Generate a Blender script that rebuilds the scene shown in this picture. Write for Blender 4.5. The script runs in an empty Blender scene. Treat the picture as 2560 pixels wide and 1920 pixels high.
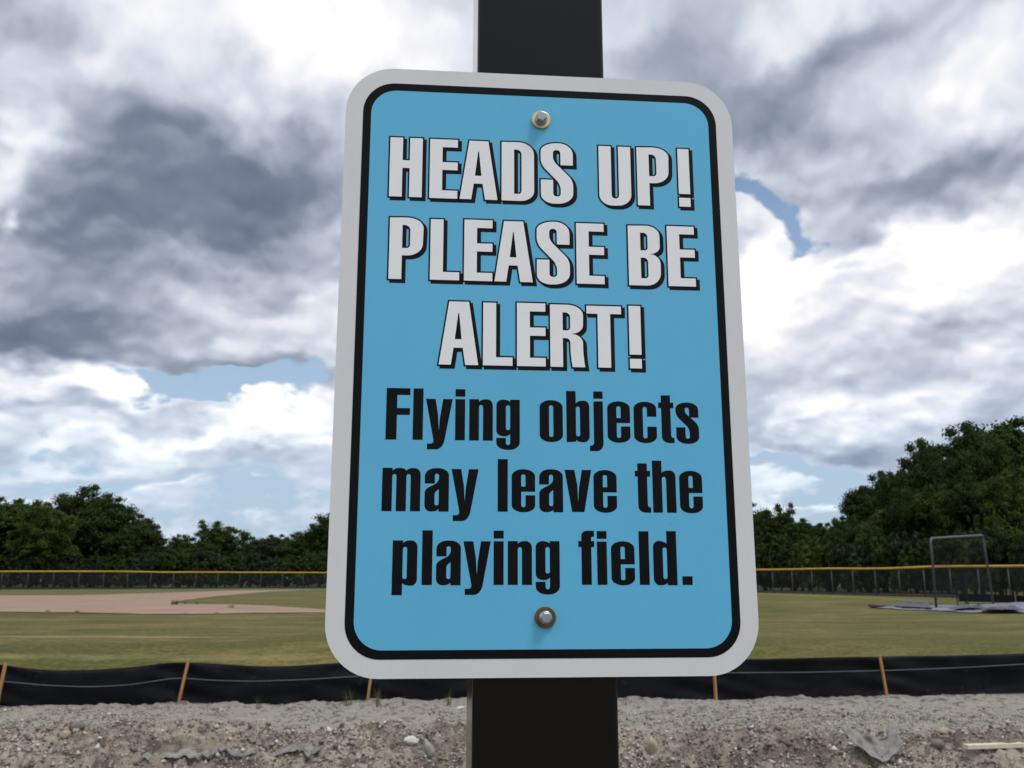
import bpy, bmesh, math, random
import numpy as np
from mathutils import Vector, Matrix
from mathutils.geometry import tessellate_polygon

# ------------------------------------------------------------------ camera, sky, sun, exposure
sc = bpy.context.scene
COL = sc.collection
R = math.radians
PITCH = R(11.9)
CAMZ = 1.22                      # camera height above the playing field
FPX = 2300.0                     # focal length in pixels of a 2560 px wide picture
cam_d = bpy.data.cameras.new('camera')
cam = bpy.data.objects.new('camera', cam_d); COL.objects.link(cam)
cam.location = (0, 0, CAMZ)
cam.rotation_euler = (math.pi/2 + PITCH, 0, 0)
cam_d.sensor_fit = 'HORIZONTAL'; cam_d.sensor_width = 36.0
cam_d.lens = 36.0*FPX/2560.0
cam_d.clip_start = 0.05; cam_d.clip_end = 5000
cam_d.dof.use_dof = True
cam_d.dof.focus_distance = 0.684
cam_d.dof.aperture_fstop = 28.0
sc.camera = cam
sc.view_settings.view_transform = 'Standard'
sc.view_settings.look = 'None'
sc.view_settings.exposure = 0.16
sc.view_settings.gamma = 1.0
sc.view_settings.use_curve_mapping = False
sc.cycles.use_denoising = True
sc.cycles.max_bounces = 6
sc.cycles.transparent_max_bounces = 12

SUN_EL, SUN_AZ = R(62), R(126)   # azimuth clockwise from +Y (the view direction)
sun_d = bpy.data.lights.new('sun', 'SUN'); sun_d.energy = 1.5; sun_d.angle = R(17); sun_d.color = (1.0, .965, .91)
sun = bpy.data.objects.new('sun', sun_d); COL.objects.link(sun)
sdir = Vector((math.sin(SUN_AZ)*math.cos(SUN_EL), math.cos(SUN_AZ)*math.cos(SUN_EL), math.sin(SUN_EL)))
sun.rotation_euler = sdir.to_track_quat('Z', 'Y').to_euler()
sun.location = sdir*50

# directions are azimuth (deg, clockwise from +Y) and elevation (deg): patches of cloud light, cloud shade and blue gaps
LOBES=[('b',-20.00,23.32,11.39,4.98,-5,-0.52),('b',-14.66,24.16,6.28,1.99,-5,-0.2),('b',-23.08,18.57,8.41,2.99,0,-0.2),('b',-18.32,13.09,8.44,1.00,3,-0.34),('b',-29.19,13.73,4.36,1.37,0,-0.34),('b',-23.90,15.27,5.16,1.49,0,-0.14),('b',-27.13,9.17,6.06,0.75,0,-0.16),('b',-30.91,30.38,3.18,1.00,0,-0.3),('b',-24.28,26.64,3.62,1.25,20,-0.1),('b',11.89,30.09,5.76,3.49,-20,-0.26),('b',20.08,27.34,11.78,3.99,0,-0.12),('b',17.10,27.08,5.32,1.99,-15,-0.24),('b',24.91,21.48,8.57,1.37,-6,-0.42),('b',27.33,23.69,6.26,1.00,-8,-0.26),('b',11.11,24.70,3.56,1.99,0,-0.18),('b',22.25,30.01,7.48,1.12,-25,-0.2),('b',30.16,29.57,4.30,1.25,0,-0.12),('b',22.02,8.39,6.55,1.00,0,-0.24),('b',26.73,13.58,3.33,1.00,0,-0.16),('b',15.06,13.91,1.54,1.49,0,-0.14),('b',21.02,18.48,1.58,0.40,-10,-0.2),('b',23.37,11.64,5.09,0.75,0,-0.08),('b',-18.23,31.93,11.15,2.99,0,0.26),('b',-26.22,27.77,3.10,2.24,0,0.26),('b',-10.36,31.32,5.25,2.74,0,0.22),('b',-30.52,23.05,2.17,2.99,0,0.4),('b',-29.17,19.22,0.74,0.55,0,0.45),('b',-18.84,27.07,4.20,1.74,0,0.1),('b',8.81,32.96,4.16,1.49,0,0.12),('b',-11.98,26.71,3.35,1.99,0,0.08),('b',28.54,26.86,5.31,2.49,0,0.18),('b',18.99,32.03,3.82,1.49,-20,0.24),('b',17.74,28.99,1.71,1.49,0,0.16),('b',15.36,19.17,2.37,3.74,0,0.2),('b',16.60,15.73,2.33,1.49,0,0.16),('b',21.52,19.00,4.74,2.24,-10,0.2),('b',28.06,18.53,4.73,2.49,0,0.18),('b',24.82,15.84,7.77,2.74,0,0.14),('b',19.05,10.32,1.52,1.25,0,0.26),('b',17.24,8.99,1.01,0.75,0,0.2),('b',27.47,10.59,3.55,1.00,0,0.1),('b',-25.64,10.76,5.32,1.12,4,0.34),('b',-23.59,11.62,2.03,1.49,0,0.12),('b',-19.56,7.94,8.30,0.75,-6,0.28),('b',-15.28,9.32,2.78,1.12,-15,0.22),('b',-13.43,10.37,3.29,1.49,0,0.18),('b',-12.44,20.35,3.72,1.25,-10,0.14),('b',-16.18,16.71,4.16,1.25,10,0.14),('b',-14.10,13.97,2.31,1.00,0,0.1),('b',14.92,6.94,1.00,0.40,-10,0.25),('b',16.41,4.76,2.00,0.62,15,0.2),('b',18.70,5.16,1.75,0.62,0,0.2),('b',-15.46,4.07,3.00,0.40,-10,0.12),('b',-21.32,4.85,1.50,0.30,-25,0.14),('c',-18.66,11.29,6.10,1.40,0,-0.98),('c',-22.27,11.50,1.02,1.00,0,-0.2),('c',-14.59,14.19,1.80,0.75,20,-0.46),('c',-12.10,13.11,2.05,0.75,0,-0.4),('c',-16.74,10.21,2.78,0.62,-12,-0.34),('c',15.71,23.01,1.62,1.37,0,-0.78),('c',17.25,20.29,1.33,1.99,25,-0.8),('c',20.17,21.01,2.27,0.65,-28,-0.7),('c',16.50,17.88,0.47,1.25,30,-0.4),('c',29.95,15.27,1.03,0.55,-20,-0.5),('c',28.08,12.71,1.92,0.40,-25,-0.4),('c',20.78,6.37,8.27,0.75,0,-0.42),('c',16.48,5.94,6.51,1.12,0,-0.4),('c',16.09,3.12,9.98,1.49,0,-0.62),('c',-23.10,5.70,10.51,0.90,0,-0.46),('c',-18.59,3.54,12.98,1.37,0,-0.62),('c',-27.70,6.80,4.52,0.62,0,-0.25),('c',26.37,9.79,5.06,0.50,0,-0.2),]


class NT:
    """tiny helper to write node maths as expressions"""
    def __init__(s, nt): s.nt = nt
    def n(s, t, **k):
        o = s.nt.nodes.new(t)
        for a, b in k.items(): setattr(o, a, b)
        return o
    def put(s, sock, v):
        if isinstance(v, bpy.types.NodeSocket): s.nt.links.new(v, sock)
        elif v is not None: sock.default_value = v
    def m(s, op, a, b=None, c=None, clamp=False):
        o = s.n('ShaderNodeMath', operation=op, use_clamp=clamp)
        for i, v in enumerate((a, b, c)):
            if v is not None: s.put(o.inputs[i], v)
        return o.outputs[0]
    def v(s, op, a, b=None, out=0):
        o = s.n('ShaderNodeVectorMath', operation=op)
        s.put(o.inputs[0], a)
        if b is not None:
            if op == 'SCALE': s.put(o.inputs['Scale'], b)
            else: s.put(o.inputs[1], b)
        return o.outputs[out]
    def xyz(s, x, y, z=0.0):
        o = s.n('ShaderNodeCombineXYZ')
        for i, v in enumerate((x, y, z)): s.put(o.inputs[i], v)
        return o.outputs[0]
    def sep(s, a):
        o = s.n('ShaderNodeSeparateXYZ'); s.put(o.inputs[0], a); return o.outputs
    def noise(s, vec, scale, detail=4, rough=.5, lac=2.0, col=False, w=None):
        o = s.n('ShaderNodeTexNoise')
        s.put(o.inputs['Vector'], vec); o.inputs['Scale'].default_value = scale
        o.inputs['Detail'].default_value = detail; o.inputs['Roughness'].default_value = rough
        o.inputs['Lacunarity'].default_value = lac
        return o.outputs['Color' if col else 'Fac']
    def ramp(s, fac, stops, interp='LINEAR'):
        o = s.n('ShaderNodeValToRGB'); o.color_ramp.interpolation = interp
        e = o.color_ramp.elements
        while len(e) < len(stops): e.new(.5)
        for i, (p, c) in enumerate(stops):
            e[i].position = p; e[i].color = tuple(c) + (1.0,) if len(c) == 3 else c
        s.put(o.inputs[0], fac); return o.outputs[0]
    def mix(s, f, a, b, blend='MIX'):
        o = s.n('ShaderNodeMix', data_type='RGBA', blend_type=blend)
        s.put(o.inputs[0], f)
        for i, v in ((6, a), (7, b)):
            s.put(o.inputs[i], (tuple(v) + (1.0,)) if isinstance(v, tuple) and len(v) == 3 else v)
        return o.outputs[2]
    def smooth(s, x, a, b):
        o = s.n('ShaderNodeMapRange', interpolation_type='SMOOTHSTEP')
        s.put(o.inputs[0], x); o.inputs[1].default_value = a; o.inputs[2].default_value = b
        return o.outputs[0]

world = bpy.data.worlds.new('World'); sc.world = world; world.use_nodes = True
world.cycles.sampling_method = 'MANUAL'; world.cycles.sample_map_resolution = 256
wt = world.node_tree; wt.nodes.clear()
S = NT(wt)
d = S.n('ShaderNodeTexCoord').outputs['Generated']
dx, dy, dz = S.sep(d)
zc = S.m('MAXIMUM', dz, 0.0)
az = S.m('MULTIPLY', S.m('ARCTAN2', dx, dy), 57.2958)
el = S.m('MULTIPLY', S.m('ARCSINE', zc), 57.2958)
# cloud coordinates: puffs shrink towards the horizon, without being squashed flat
e18 = S.m('ADD', el, 18.)
U = S.xyz(S.m('MULTIPLY', az, .27), S.m('MULTIPLY', S.m('LOGARITHM', e18, 2.71828), 13.5), 0.0)
AE = S.xyz(az, el, 0.0)
def noise2(vec, scale, detail, rough, col=False):
    o = S.n('ShaderNodeTexNoise', noise_dimensions='2D'); S.put(o.inputs['Vector'], vec)
    o.inputs['Scale'].default_value = scale; o.inputs['Detail'].default_value = detail; o.inputs['Roughness'].default_value = rough
    return o.outputs['Color' if col else 'Fac']
wq = S.v('SUBTRACT', noise2(U, .50, 4, .50, True), (.5, .5, .5))
Q = S.v('ADD', AE, S.v('MULTIPLY', wq, (11., 9., 0.)))
UW = S.v('ADD', U, S.v('MULTIPLY', wq, (.8, .8, 0.)))
def heads(vec, scale):
    o = S.n('ShaderNodeTexVoronoi', feature='F1', voronoi_dimensions='2D'); S.put(o.inputs['Vector'], vec)
    o.inputs['Scale'].default_value = scale; return o.outputs['Distance']
def relief_of(vec):
    """billowing surface: a broad swell with rounded heads of three sizes on it"""
    a = noise2(vec, .34, 3.5, .48)
    q = S.m('MULTIPLY', heads(vec, .40), -.34)
    q = S.m('MULTIPLY_ADD', heads(vec, .90), -.20, q)
    q = S.m('MULTIPLY_ADD', heads(vec, 2.1), -.09, q)
    return a, q, S.m('ADD', a, q)
n0, q0, h0 = relief_of(UW)
n1, q1, h1 = relief_of(S.v('ADD', UW, (-.03, .19, 0.)))                 # light comes from above
relief = S.m('SUBTRACT', h0, h1)
fine = noise2(UW, 1.7, 4, .55)
puffy = S.m('MULTIPLY', S.smooth(el, 34., 19.), S.smooth(el, 1., 9.))    # cumulus at mid height shows most relief
rel = S.m('MULTIPLY', relief, S.m('MULTIPLY_ADD', puffy, 1.25, .34))
soft = S.m('MULTIPLY', S.m('SUBTRACT', n0, .5), S.m('MULTIPLY_ADD', puffy, .10, .36))
soft = S.m('MULTIPLY_ADD', S.m('SUBTRACT', fine, .5), .10, soft)
base_b = S.m('ADD', S.m('ADD', .77, rel), soft)
base_c = S.m('MULTIPLY_ADD', S.m('ADD', h0, -.17), 1.15, .97)
base_c = S.m('MULTIPLY_ADD', S.m('SUBTRACT', fine, .5), .62, base_c)
low = S.smooth(el, 15., 3.)                                            # distant clouds take on the blue of the air
def cloud_shader(bright, cov):
    cov = S.smooth(cov, .36, .62)
    ccol = S.ramp(S.m('MULTIPLY', bright, .77, clamp=True), [(0.0, (.125, .158, .220)), (.18, (.175, .212, .285)), (.36, (.315, .355, .44)),
        (.52, (.49, .53, .625)), (.66, (.69, .715, .785)), (.80, (.92, .905, .905)), (1.0, (1.13, 1.09, 1.02))])
    ccol = S.mix(low, ccol, (.90, 1.0, 1.045), 'MULTIPLY')
    skyc = S.mix(cov, blue, S.v('SCALE', ccol, 10.0))
    bg = S.n('ShaderNodeBackground'); S.put(bg.inputs[0], skyc); bg.inputs[1].default_value = 0.10
    return bg.outputs[0]
sky = S.n('ShaderNodeTexSky', sky_type='NISHITA')
sky.sun_disc = False; sky.sun_elevation = SUN_EL; sky.sun_rotation = SUN_AZ
sky.air_density = 1.0; sky.dust_density = 1.4; sky.ozone_density = 1.6
blue = S.mix(1.0, sky.outputs[0], (1.0, 1.12, 1.18), 'MULTIPLY')
veil = S.smooth(el, 34., 4.)                                           # thin pale air low over the horizon
blue = S.mix(S.m('MULTIPLY', veil, .75), blue, (4.2, 5.4, 6.9))
bsum = base_b; csum = base_c
for kind, a, e, rx, ry, rot, amp in LOBES:
    o = S.n('ShaderNodeTexGradient', gradient_type='QUADRATIC_SPHERE'); S.put(o.inputs[0], Q)
    t = o.texture_mapping; t.vector_type = 'TEXTURE'
    t.translation = (a, e, -.316); t.rotation = (0, 0, R(-rot)); t.scale = (rx*2.3, ry*2.3, 1.0)
    if kind == 'b': bsum = S.m('MULTIPLY_ADD', o.outputs['Fac'], amp/.468, bsum)
    else: csum = S.m('MULTIPLY_ADD', o.outputs['Fac'], amp/.468, csum)
# the named patches fade out by 45 degrees off the view; beyond that the same cloud deck goes on without them
far = S.m('MAXIMUM', S.m('GREATER_THAN', S.m('ABSOLUTE', az), 48.), S.m('GREATER_THAN', el, 52.))
mixs = S.n('ShaderNodeMixShader'); S.put(mixs.inputs[0], far)
S.put(mixs.inputs[1], cloud_shader(bsum, csum)); S.put(mixs.inputs[2], cloud_shader(base_b, base_c))
S.put(S.n('ShaderNodeOutputWorld').inputs[0], mixs.outputs[0])

# ------------------------------------------------------------------ helpers
def ray(px, py):
    a = (px-1280)/FPX; b = -(py-960)/FPX
    return Vector((a, math.cos(PITCH)-b*math.sin(PITCH), math.sin(PITCH)+b*math.cos(PITCH)))
def at(px, py, z=None, y=None):
    r = ray(px, py)
    t = (z-CAMZ)/r.z if z is not None else y/r.y
    return Vector((0, 0, CAMZ)) + r*t

def tag(o, label=None, cat=None, group=None, kind=None):
    if label: o['label'] = label
    if cat: o['category'] = cat
    if group: o['group'] = group
    if kind: o['kind'] = kind
    return o
def link(name, data, parent=None, loc=None):
    o = bpy.data.objects.new(name, data); COL.objects.link(o)
    if parent: o.parent = parent
    if loc is not None: o.location = loc
    return o
def empty(name, loc=(0, 0, 0), rz=0.0, label=None, cat=None, group=None):
    o = link(name, None, None, loc); o.rotation_euler = (0, 0, rz); o.empty_display_size = .1
    return tag(o, label, cat, group)
def mesh_np(name, V, F, mat, smooth=False, uv=None):
    me = bpy.data.meshes.new(name)
    V = np.asarray(V, dtype=np.float32); 
    if isinstance(F, np.ndarray):
        n, k = F.shape
        me.vertices.add(len(V)); me.vertices.foreach_set('co', V.ravel())
        me.loops.add(n*k); me.loops.foreach_set('vertex_index', F.astype(np.int32).ravel())
        me.polygons.add(n); me.polygons.foreach_set('loop_start', np.arange(0, n*k, k, dtype=np.int32))
        try: me.polygons.foreach_set('loop_total', np.full(n, k, dtype=np.int32))
        except Exception: pass
        if uv is not None:
            l = me.uv_layers.new(name='UVMap'); l.data.foreach_set('uv', np.asarray(uv, dtype=np.float32)[F.ravel()].ravel())
        me.update(calc_edges=True); me.validate()
    else:
        me.from_pydata([tuple(map(float, v)) for v in V], [], F); me.update()
        if uv is not None:
            l = me.uv_layers.new(name='UVMap')
            for i, lp in enumerate(me.loops): l.data[i].uv = uv[lp.vertex_index]
    if smooth: me.polygons.foreach_set('use_smooth', [True]*len(me.polygons))
    me.materials.append(mat)
    return me
class MB:
    """collects shapes, then links them as ONE mesh object"""
    def __init__(s): s.V = []; s.F = []
    def add(s, V, F):
        k = len(s.V); s.V += [tuple(v) for v in V]; s.F += [tuple(i+k for i in f) for f in F]; return s
    def box(s, c, size, M=None):
        hx, hy, hz = (q/2 for q in size)
        V = [Vector((x*hx, y*hy, z*hz)) for x in (-1, 1) for y in (-1, 1) for z in (-1, 1)]
        V = [(M @ v if M else v) + Vector(c) for v in V]
        return s.add(V, [(0, 1, 3, 2), (4, 6, 7, 5), (0, 4, 5, 1), (2, 3, 7, 6), (0, 2, 6, 4), (1, 5, 7, 3)])
    def tube(s, pts, r, n=8, cap=True):
        pts = [Vector(p) for p in pts]; rr = r if isinstance(r, (list, tuple)) else [r]*len(pts)
        V = []; F = []; up = None
        for i, p in enumerate(pts):
            t = (pts[min(i+1, len(pts)-1)] - pts[max(i-1, 0)]).normalized()
            if up is None: up = Vector((0, 0, 1)) if abs(t.z) < .9 else Vector((1, 0, 0))
            a = t.cross(up).normalized(); b = a.cross(t).normalized(); up = b
            for k in range(n):
                w = 2*math.pi*k/n; V.append(p + (a*math.cos(w) + b*math.sin(w))*rr[i])
        for i in range(len(pts)-1):
            for k in range(n):
                F.append((i*n+k, i*n+(k+1) % n, (i+1)*n+(k+1) % n, (i+1)*n+k))
        if cap: F += [tuple(range(n-1, -1, -1)), tuple((len(pts)-1)*n+k for k in range(n))]
        return s.add(V, F)
    def build(s, name, mat, parent=None, smooth=False, bevel=0.0, seg=2):
        me = mesh_np(name, s.V, s.F, mat, smooth)
        if bevel:
            bm = bmesh.new(); bm.from_mesh(me)
            bmesh.ops.bevel(bm, geom=list(bm.edges), offset=bevel, segments=seg, affect='EDGES', profile=.5)
            bm.to_mesh(me); bm.free()
        return link(name, me, parent)

# numpy value noise ---------------------------------------------------------------
def _hash(ix, iy, seed):
    n = (ix*374761393 + iy*668265263 + seed*974634777) & 0xffffffff
    n = ((n ^ (n >> 13))*1274126177) & 0xffffffff
    n = n ^ (n >> 16)
    return (n & 0xffffff)/float(0xffffff)
def vnoise(x, y, seed=0):
    x = np.asarray(x, dtype=np.float64); y = np.asarray(y, dtype=np.float64)
    ix = np.floor(x).astype(np.int64); iy = np.floor(y).astype(np.int64)
    fx = x-ix; fy = y-iy; fx = fx*fx*fx*(fx*(fx*6-15)+10); fy = fy*fy*fy*(fy*(fy*6-15)+10)
    a = _hash(ix, iy, seed); b = _hash(ix+1, iy, seed); c = _hash(ix, iy+1, seed); e = _hash(ix+1, iy+1, seed)
    return (a*(1-fx)+b*fx)*(1-fy) + (c*(1-fx)+e*fx)*fy - .5
def fbm(x, y, octv=4, seed=0, gain=.5):
    s = 0; a = 1.0; f = 1.0
    for o in range(octv):
        s = s + a*vnoise(x*f + 17.3*o, y*f - 9.1*o, seed+o); a *= gain; f *= 2.03
    return s
def sst(x, a, b):
    t = np.clip((x-a)/(b-a), 0, 1); return t*t*(3-2*t)

# ------------------------------------------------------------------ materials
MATS = {}
def mat(name, fn, **kw):
    m = bpy.data.materials.new(name); m.use_nodes = True; m.node_tree.nodes.clear()
    T = NT(m.node_tree); out = T.n('ShaderNodeOutputMaterial')
    sh = fn(T, **kw); T.put(out.inputs[0], sh)
    MATS[name] = m; return m
def bsdf(T, col, rough=.6, spec=.4, metal=0.0, normal=None, coat=0.0):
    b = T.n('ShaderNodeBsdfPrincipled')
    T.put(b.inputs['Base Color'], (tuple(col)+(1.0,)) if isinstance(col, tuple) and len(col) == 3 else col)
    T.put(b.inputs['Roughness'], rough); b.inputs['Specular IOR Level'].default_value = spec
    T.put(b.inputs['Metallic'], metal)
    if coat: b.inputs['Coat Weight'].default_value = coat; b.inputs['Coat Roughness'].default_value = .15
    if normal is not None: T.put(b.inputs['Normal'], normal)
    return b.outputs[0]
def bump(T, h, dist=.01, strength=1.0):
    o = T.n('ShaderNodeBump'); o.inputs['Distance'].default_value = dist; o.inputs['Strength'].default_value = strength
    T.put(o.inputs['Height'], h); return o.outputs[0]
def pos(T): return T.n('ShaderNodeNewGeometry').outputs['Position']
def obj(T): return T.n('ShaderNodeTexCoord').outputs['Object']
def island(T): return T.n('ShaderNodeNewGeometry').outputs['Random Per Island']

def m_sheet(T, c, rough, grime, spec=.4):
    p = obj(T)
    n1 = T.noise(p, 9., 5, .6); n2 = T.noise(p, 160., 3, .6); sp = T.noise(p, 420., 1, .5)
    col = T.mix(T.m('MULTIPLY', T.smooth(n1, .42, .78), grime), c, tuple(q*.72+.02 for q in c))
    col = T.mix(T.m('MULTIPLY', T.smooth(n2, .55, .8), grime*.7), col, tuple(q*.8+.02 for q in c))
    col = T.mix(T.m('MULTIPLY', T.smooth(sp, .80, .84), .5), col, (.06, .055, .04))
    run = T.noise(T.v('MULTIPLY', p, (90., 1., 5.)), 1., 4, .6)                # faint rain streaks
    col = T.mix(T.m('MULTIPLY', T.smooth(run, .55, .8), grime*.55), col, tuple(q*.78+.03 for q in c))
    rg = T.m('MULTIPLY_ADD', n1, .16, rough-.08)
    return bsdf(T, col, rg, spec, normal=bump(T, T.noise(p, 700., 2, .5), .00012, .35))
mat('sign_white', m_sheet, c=(.735, .745, .745), rough=.42, grime=.30)
mat('sign_blue', m_sheet, c=(.118, .505, .775), rough=.40, grime=.20)
mat('print_white', m_sheet, c=(.90, .915, .915), rough=.42, grime=.12)
mat('print_black', m_sheet, c=(.0035, .0036, .004), rough=.42, grime=.02, spec=.13)
mat('print_shadow', m_sheet, c=(.006, .006, .0065), rough=.42, grime=.02, spec=.15)
mat('sheet_edge', lambda T: bsdf(T, (.60, .61, .63), .38, .5, .85))
def m_post(T):
    p = obj(T); n = T.noise(T.v('MULTIPLY', p, (1., 1., .12)), 60., 4, .55); sp = T.noise(p, 330., 1)
    col = T.mix(T.smooth(sp, .79, .83), (.0048, .0045, .0044), (.03, .03, .03))
    return bsdf(T, col, T.m('MULTIPLY_ADD', n, .08, .13), .26, normal=bump(T, T.noise(p, 420., 3), .0002, .4))
mat('post_black', m_post)
def m_zinc(T, c, rough, c2):
    p = obj(T); n = T.noise(p, 300., 4, .6); n2 = T.noise(p, 90., 2)
    col = T.mix(T.smooth(n2, .35, .65), c, c2)
    return bsdf(T, col, T.m('MULTIPLY_ADD', n, .25, rough), .5, .95, normal=bump(T, n, .0002, .5))
mat('bolt_steel', m_zinc, c=(.48, .53, .56), rough=.22, c2=(.36, .40, .43))
mat('washer_yellow_zinc', m_zinc, c=(.70, .58, .24), rough=.24, c2=(.62, .44, .28))
mat('washer_rust', m_zinc, c=(.20, .135, .06), rough=.40, c2=(.12, .10, .045))

def m_grass(T):
    p = pos(T)
    n0 = T.noise(p, .055, 4, .55); n1 = T.noise(T.v('MULTIPLY', p, (.33, .8, 1.)), .50, 7, .68); n2 = T.noise(T.v('MULTIPLY', p, (.6, 1., 1.)), 2.2, 5, .65); n4 = T.noise(T.v('MULTIPLY', p, (.7, 1., 1.)), 13., 4, .65); n3 = T.noise(p, 40., 3, .6)
    c = T.mix(T.smooth(n1, .40, .60), (.072, .080, .022), (.190, .160, .066))
    c = T.mix(T.m('MULTIPLY', T.smooth(n0, .42, .62), .5), c, (.105, .108, .034))
    c = T.mix(T.m('MULTIPLY', T.smooth(n2, .46, .62), .65), c, (.068, .076, .020))
    c = T.mix(T.m('MULTIPLY', T.smooth(n3, .50, .75), .45), c, (.215, .185, .085))
    c = T.mix(T.m('MULTIPLY', T.smooth(n4, .46, .64), .55), c, (.060, .066, .018))
    c = T.mix(T.m('MULTIPLY', T.smooth(n4, .52, .36), .45), c, (.200, .172, .076))
    # worn pale chalk lines
    px_, py_, pz_ = T.sep(p)
    def streak(ax, ay, bx, by, w, k, c):
        L = math.hypot(bx-ax, by-ay); nx_, ny_ = -(by-ay)/L, (bx-ax)/L
        dist = T.m('ABSOLUTE', T.m('ADD', T.m('MULTIPLY', T.m('SUBTRACT', px_, ax), nx_), T.m('MULTIPLY', T.m('SUBTRACT', py_, ay), ny_)))
        dist = T.m('ADD', dist, T.m('MULTIPLY', T.m('SUBTRACT', n2, .5), w*1.2))
        return T.mix(T.m('MULTIPLY', T.m('MULTIPLY', T.m('MULTIPLY', T.smooth(dist, w, w*.3), T.smooth(px_, max(ax, bx)+.5, max(ax, bx)-3.)), T.smooth(n1, .30, .55)), k), c, (.36, .32, .19))
    c = streak(-40., 20.6, -5.2, 20.3, .22, .75, c)
    c = streak(-30., 17.9, -3.0, 17.2, .30, .35, c)
    c = streak(19.9, 73., 24.0, 47., .9, .45, c)
    far = T.smooth(T.sep(p)[1], 55., 100.)
    c = T.mix(T.m('MULTIPLY', far, .6), c, (.105, .130, .050))
    c = T.mix(1.0, c, (1.0, .985, .80), 'MULTIPLY')
    return bsdf(T, c, .85, .12, normal=bump(T, T.m('ADD', n3, T.m('MULTIPLY', n2, 2.)), .02, .6))
mat('field_grass', m_grass)
def m_clay(T):
    p = pos(T); n1 = T.noise(T.v('MULTIPLY', p, (.5, 1., 1.)), .5, 5, .6); n2 = T.noise(p, 9., 4, .6)
    c = T.mix(T.smooth(n1, .3, .7), (.285, .195, .138), (.355, .260, .190))
    c = T.mix(T.m('MULTIPLY', T.smooth(n2, .5, .75), .4), c, (.27, .19, .14))
    return bsdf(T, c, .9, .1, normal=bump(T, n2, .02, .6))
mat('infield_clay', m_clay)
def m_gravel(T):
    p = pos(T)
    n1 = T.noise(p, .8, 6, .62); n2 = T.noise(p, 7., 5, .65); n3 = T.noise(p, 60., 4, .6)
    y = T.sep(p)[1]
    top = T.smooth(T.m('ADD', y, T.m('MULTIPLY', T.m('SUBTRACT', n1, .5), 1.6)), 10.9, 11.7)      # dry raked fines on the flat top
    dark = T.mix(T.smooth(n1, .40, .60), (.205, .172, .132), (.50, .435, .345))
    light = T.mix(T.smooth(n2, .3, .7), (.34, .312, .268), (.49, .458, .41))
    c = T.mix(top, dark, light)
    c = T.mix(T.m('MULTIPLY', T.smooth(n2, .47, .62), .8), c, (.105, .085, .064))
    c = T.mix(T.m('MULTIPLY', T.smooth(T.noise(p, 2.3, 5, .65), .50, .64), .6), c, (.44, .385, .30))
    c = T.mix(T.m('MULTIPLY', T.smooth(n3, .52, .75), .45), c, (.44, .415, .375))
    h = T.m('ADD', T.m('MULTIPLY', n2, .5), T.m('MULTIPLY', n3, .35))
    return bsdf(T, c, .92, .15, normal=bump(T, h, .09, 1.0))
mat('gravel_soil', m_gravel)
def m_stone(T, stops):
    i = island(T); p = pos(T); n = T.noise(p, 45., 4, .6)
    c = T.ramp(i, stops)
    c = T.mix(T.m('MULTIPLY', T.smooth(n, .4, .75), .4), c, (.16, .14, .115))
    return bsdf(T, c, .85, .25, normal=bump(T, n, .008, .6))
mat('gravel_stones', m_stone, stops=[(0., (.11, .095, .08)), (.35, (.22, .195, .16)), (.65, (.36, .33, .285)), (.88, (.52, .48, .415)), (1., (.68, .66, .62))])
def m_rock(T, a, b):
    p = obj(T); n = T.noise(p, 14., 5, .6); n2 = T.noise(p, 60., 3)
    return bsdf(T, T.mix(T.smooth(n, .35, .7), a, b), .8, .3, normal=bump(T, T.m('ADD', n, T.m('MULTIPLY', n2, .4)), .01, .7))
mat('rock_white', m_rock, a=(.66, .65, .61), b=(.50, .48, .44))
mat('rock_grey', m_rock, a=(.33, .33, .33), b=(.24, .235, .225))
mat('rock_tan', m_rock, a=(.42, .36, .27), b=(.33, .275, .20))
mat('clod', m_rock, a=(.21, .18, .15), b=(.15, .125, .10))
def m_geotex(T):
    p = obj(T); n = T.noise(p, 12., 5, .6); n2 = T.noise(p, 110., 3)
    c = T.mix(T.smooth(n, .35, .7), (.29, .28, .26), (.20, .185, .16))
    return bsdf(T, c, .8, .2, normal=bump(T, n2, .004, .5))
mat('geotextile', m_geotex)
def m_silt(T):
    uv = T.n('ShaderNodeTexCoord').outputs['UV']; p = pos(T)
    n = T.noise(p, 3., 5, .6); w = T.noise(T.v('MULTIPLY', p, (160., 160., 30.)), 1., 2)
    low = T.smooth(T.sep(uv)[1], .45, .0)
    c = T.mix(T.m('MULTIPLY', T.m('MULTIPLY', low, T.smooth(n, .42, .7)), .5), (.0040, .0046, .0070), (.050, .047, .043))
    c = T.mix(T.m('MULTIPLY', T.smooth(T.noise(p, 11., 4, .65), .60, .74), .22), c, (.085, .082, .078))
    return bsdf(T, c, .55, .16, normal=bump(T, T.m('ADD', w, T.m('MULTIPLY', n, 1.5)), .006, .5))
mat('silt_fabric', m_silt)
mat('silt_cord', lambda T: bsdf(T, T.mix(T.noise(pos(T), 2.5, 3), (.13, .14, .17), (.06, .065, .085)), .7, .3))
def m_wood(T, a, b):
    p = obj(T); n = T.noise(T.v('MULTIPLY', p, (30., 30., 2.5)), 1., 5, .6)
    return bsdf(T, T.mix(T.smooth(n, .3, .7), a, b), .75, .25, normal=bump(T, n, .003, .6))
mat('stake_wood', m_wood, a=(.50, .285, .105), b=(.36, .19, .065))
mat('weathered_wood', m_wood, a=(.20, .16, .12), b=(.14, .11, .085))
mat('plank_wood', m_wood, a=(.72, .66, .52), b=(.60, .53, .40))
mat('galvanised', lambda T: bsdf(T, T.mix(T.noise(pos(T), 6., 3), (.075, .08, .085), (.12, .125, .13)), .5, .3, .2))
mat('screen_steel', lambda T: bsdf(T, T.mix(T.noise(pos(T), 6., 3), (.07, .073, .08), (.12, .123, .13)), .5, .5, .4))
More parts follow.
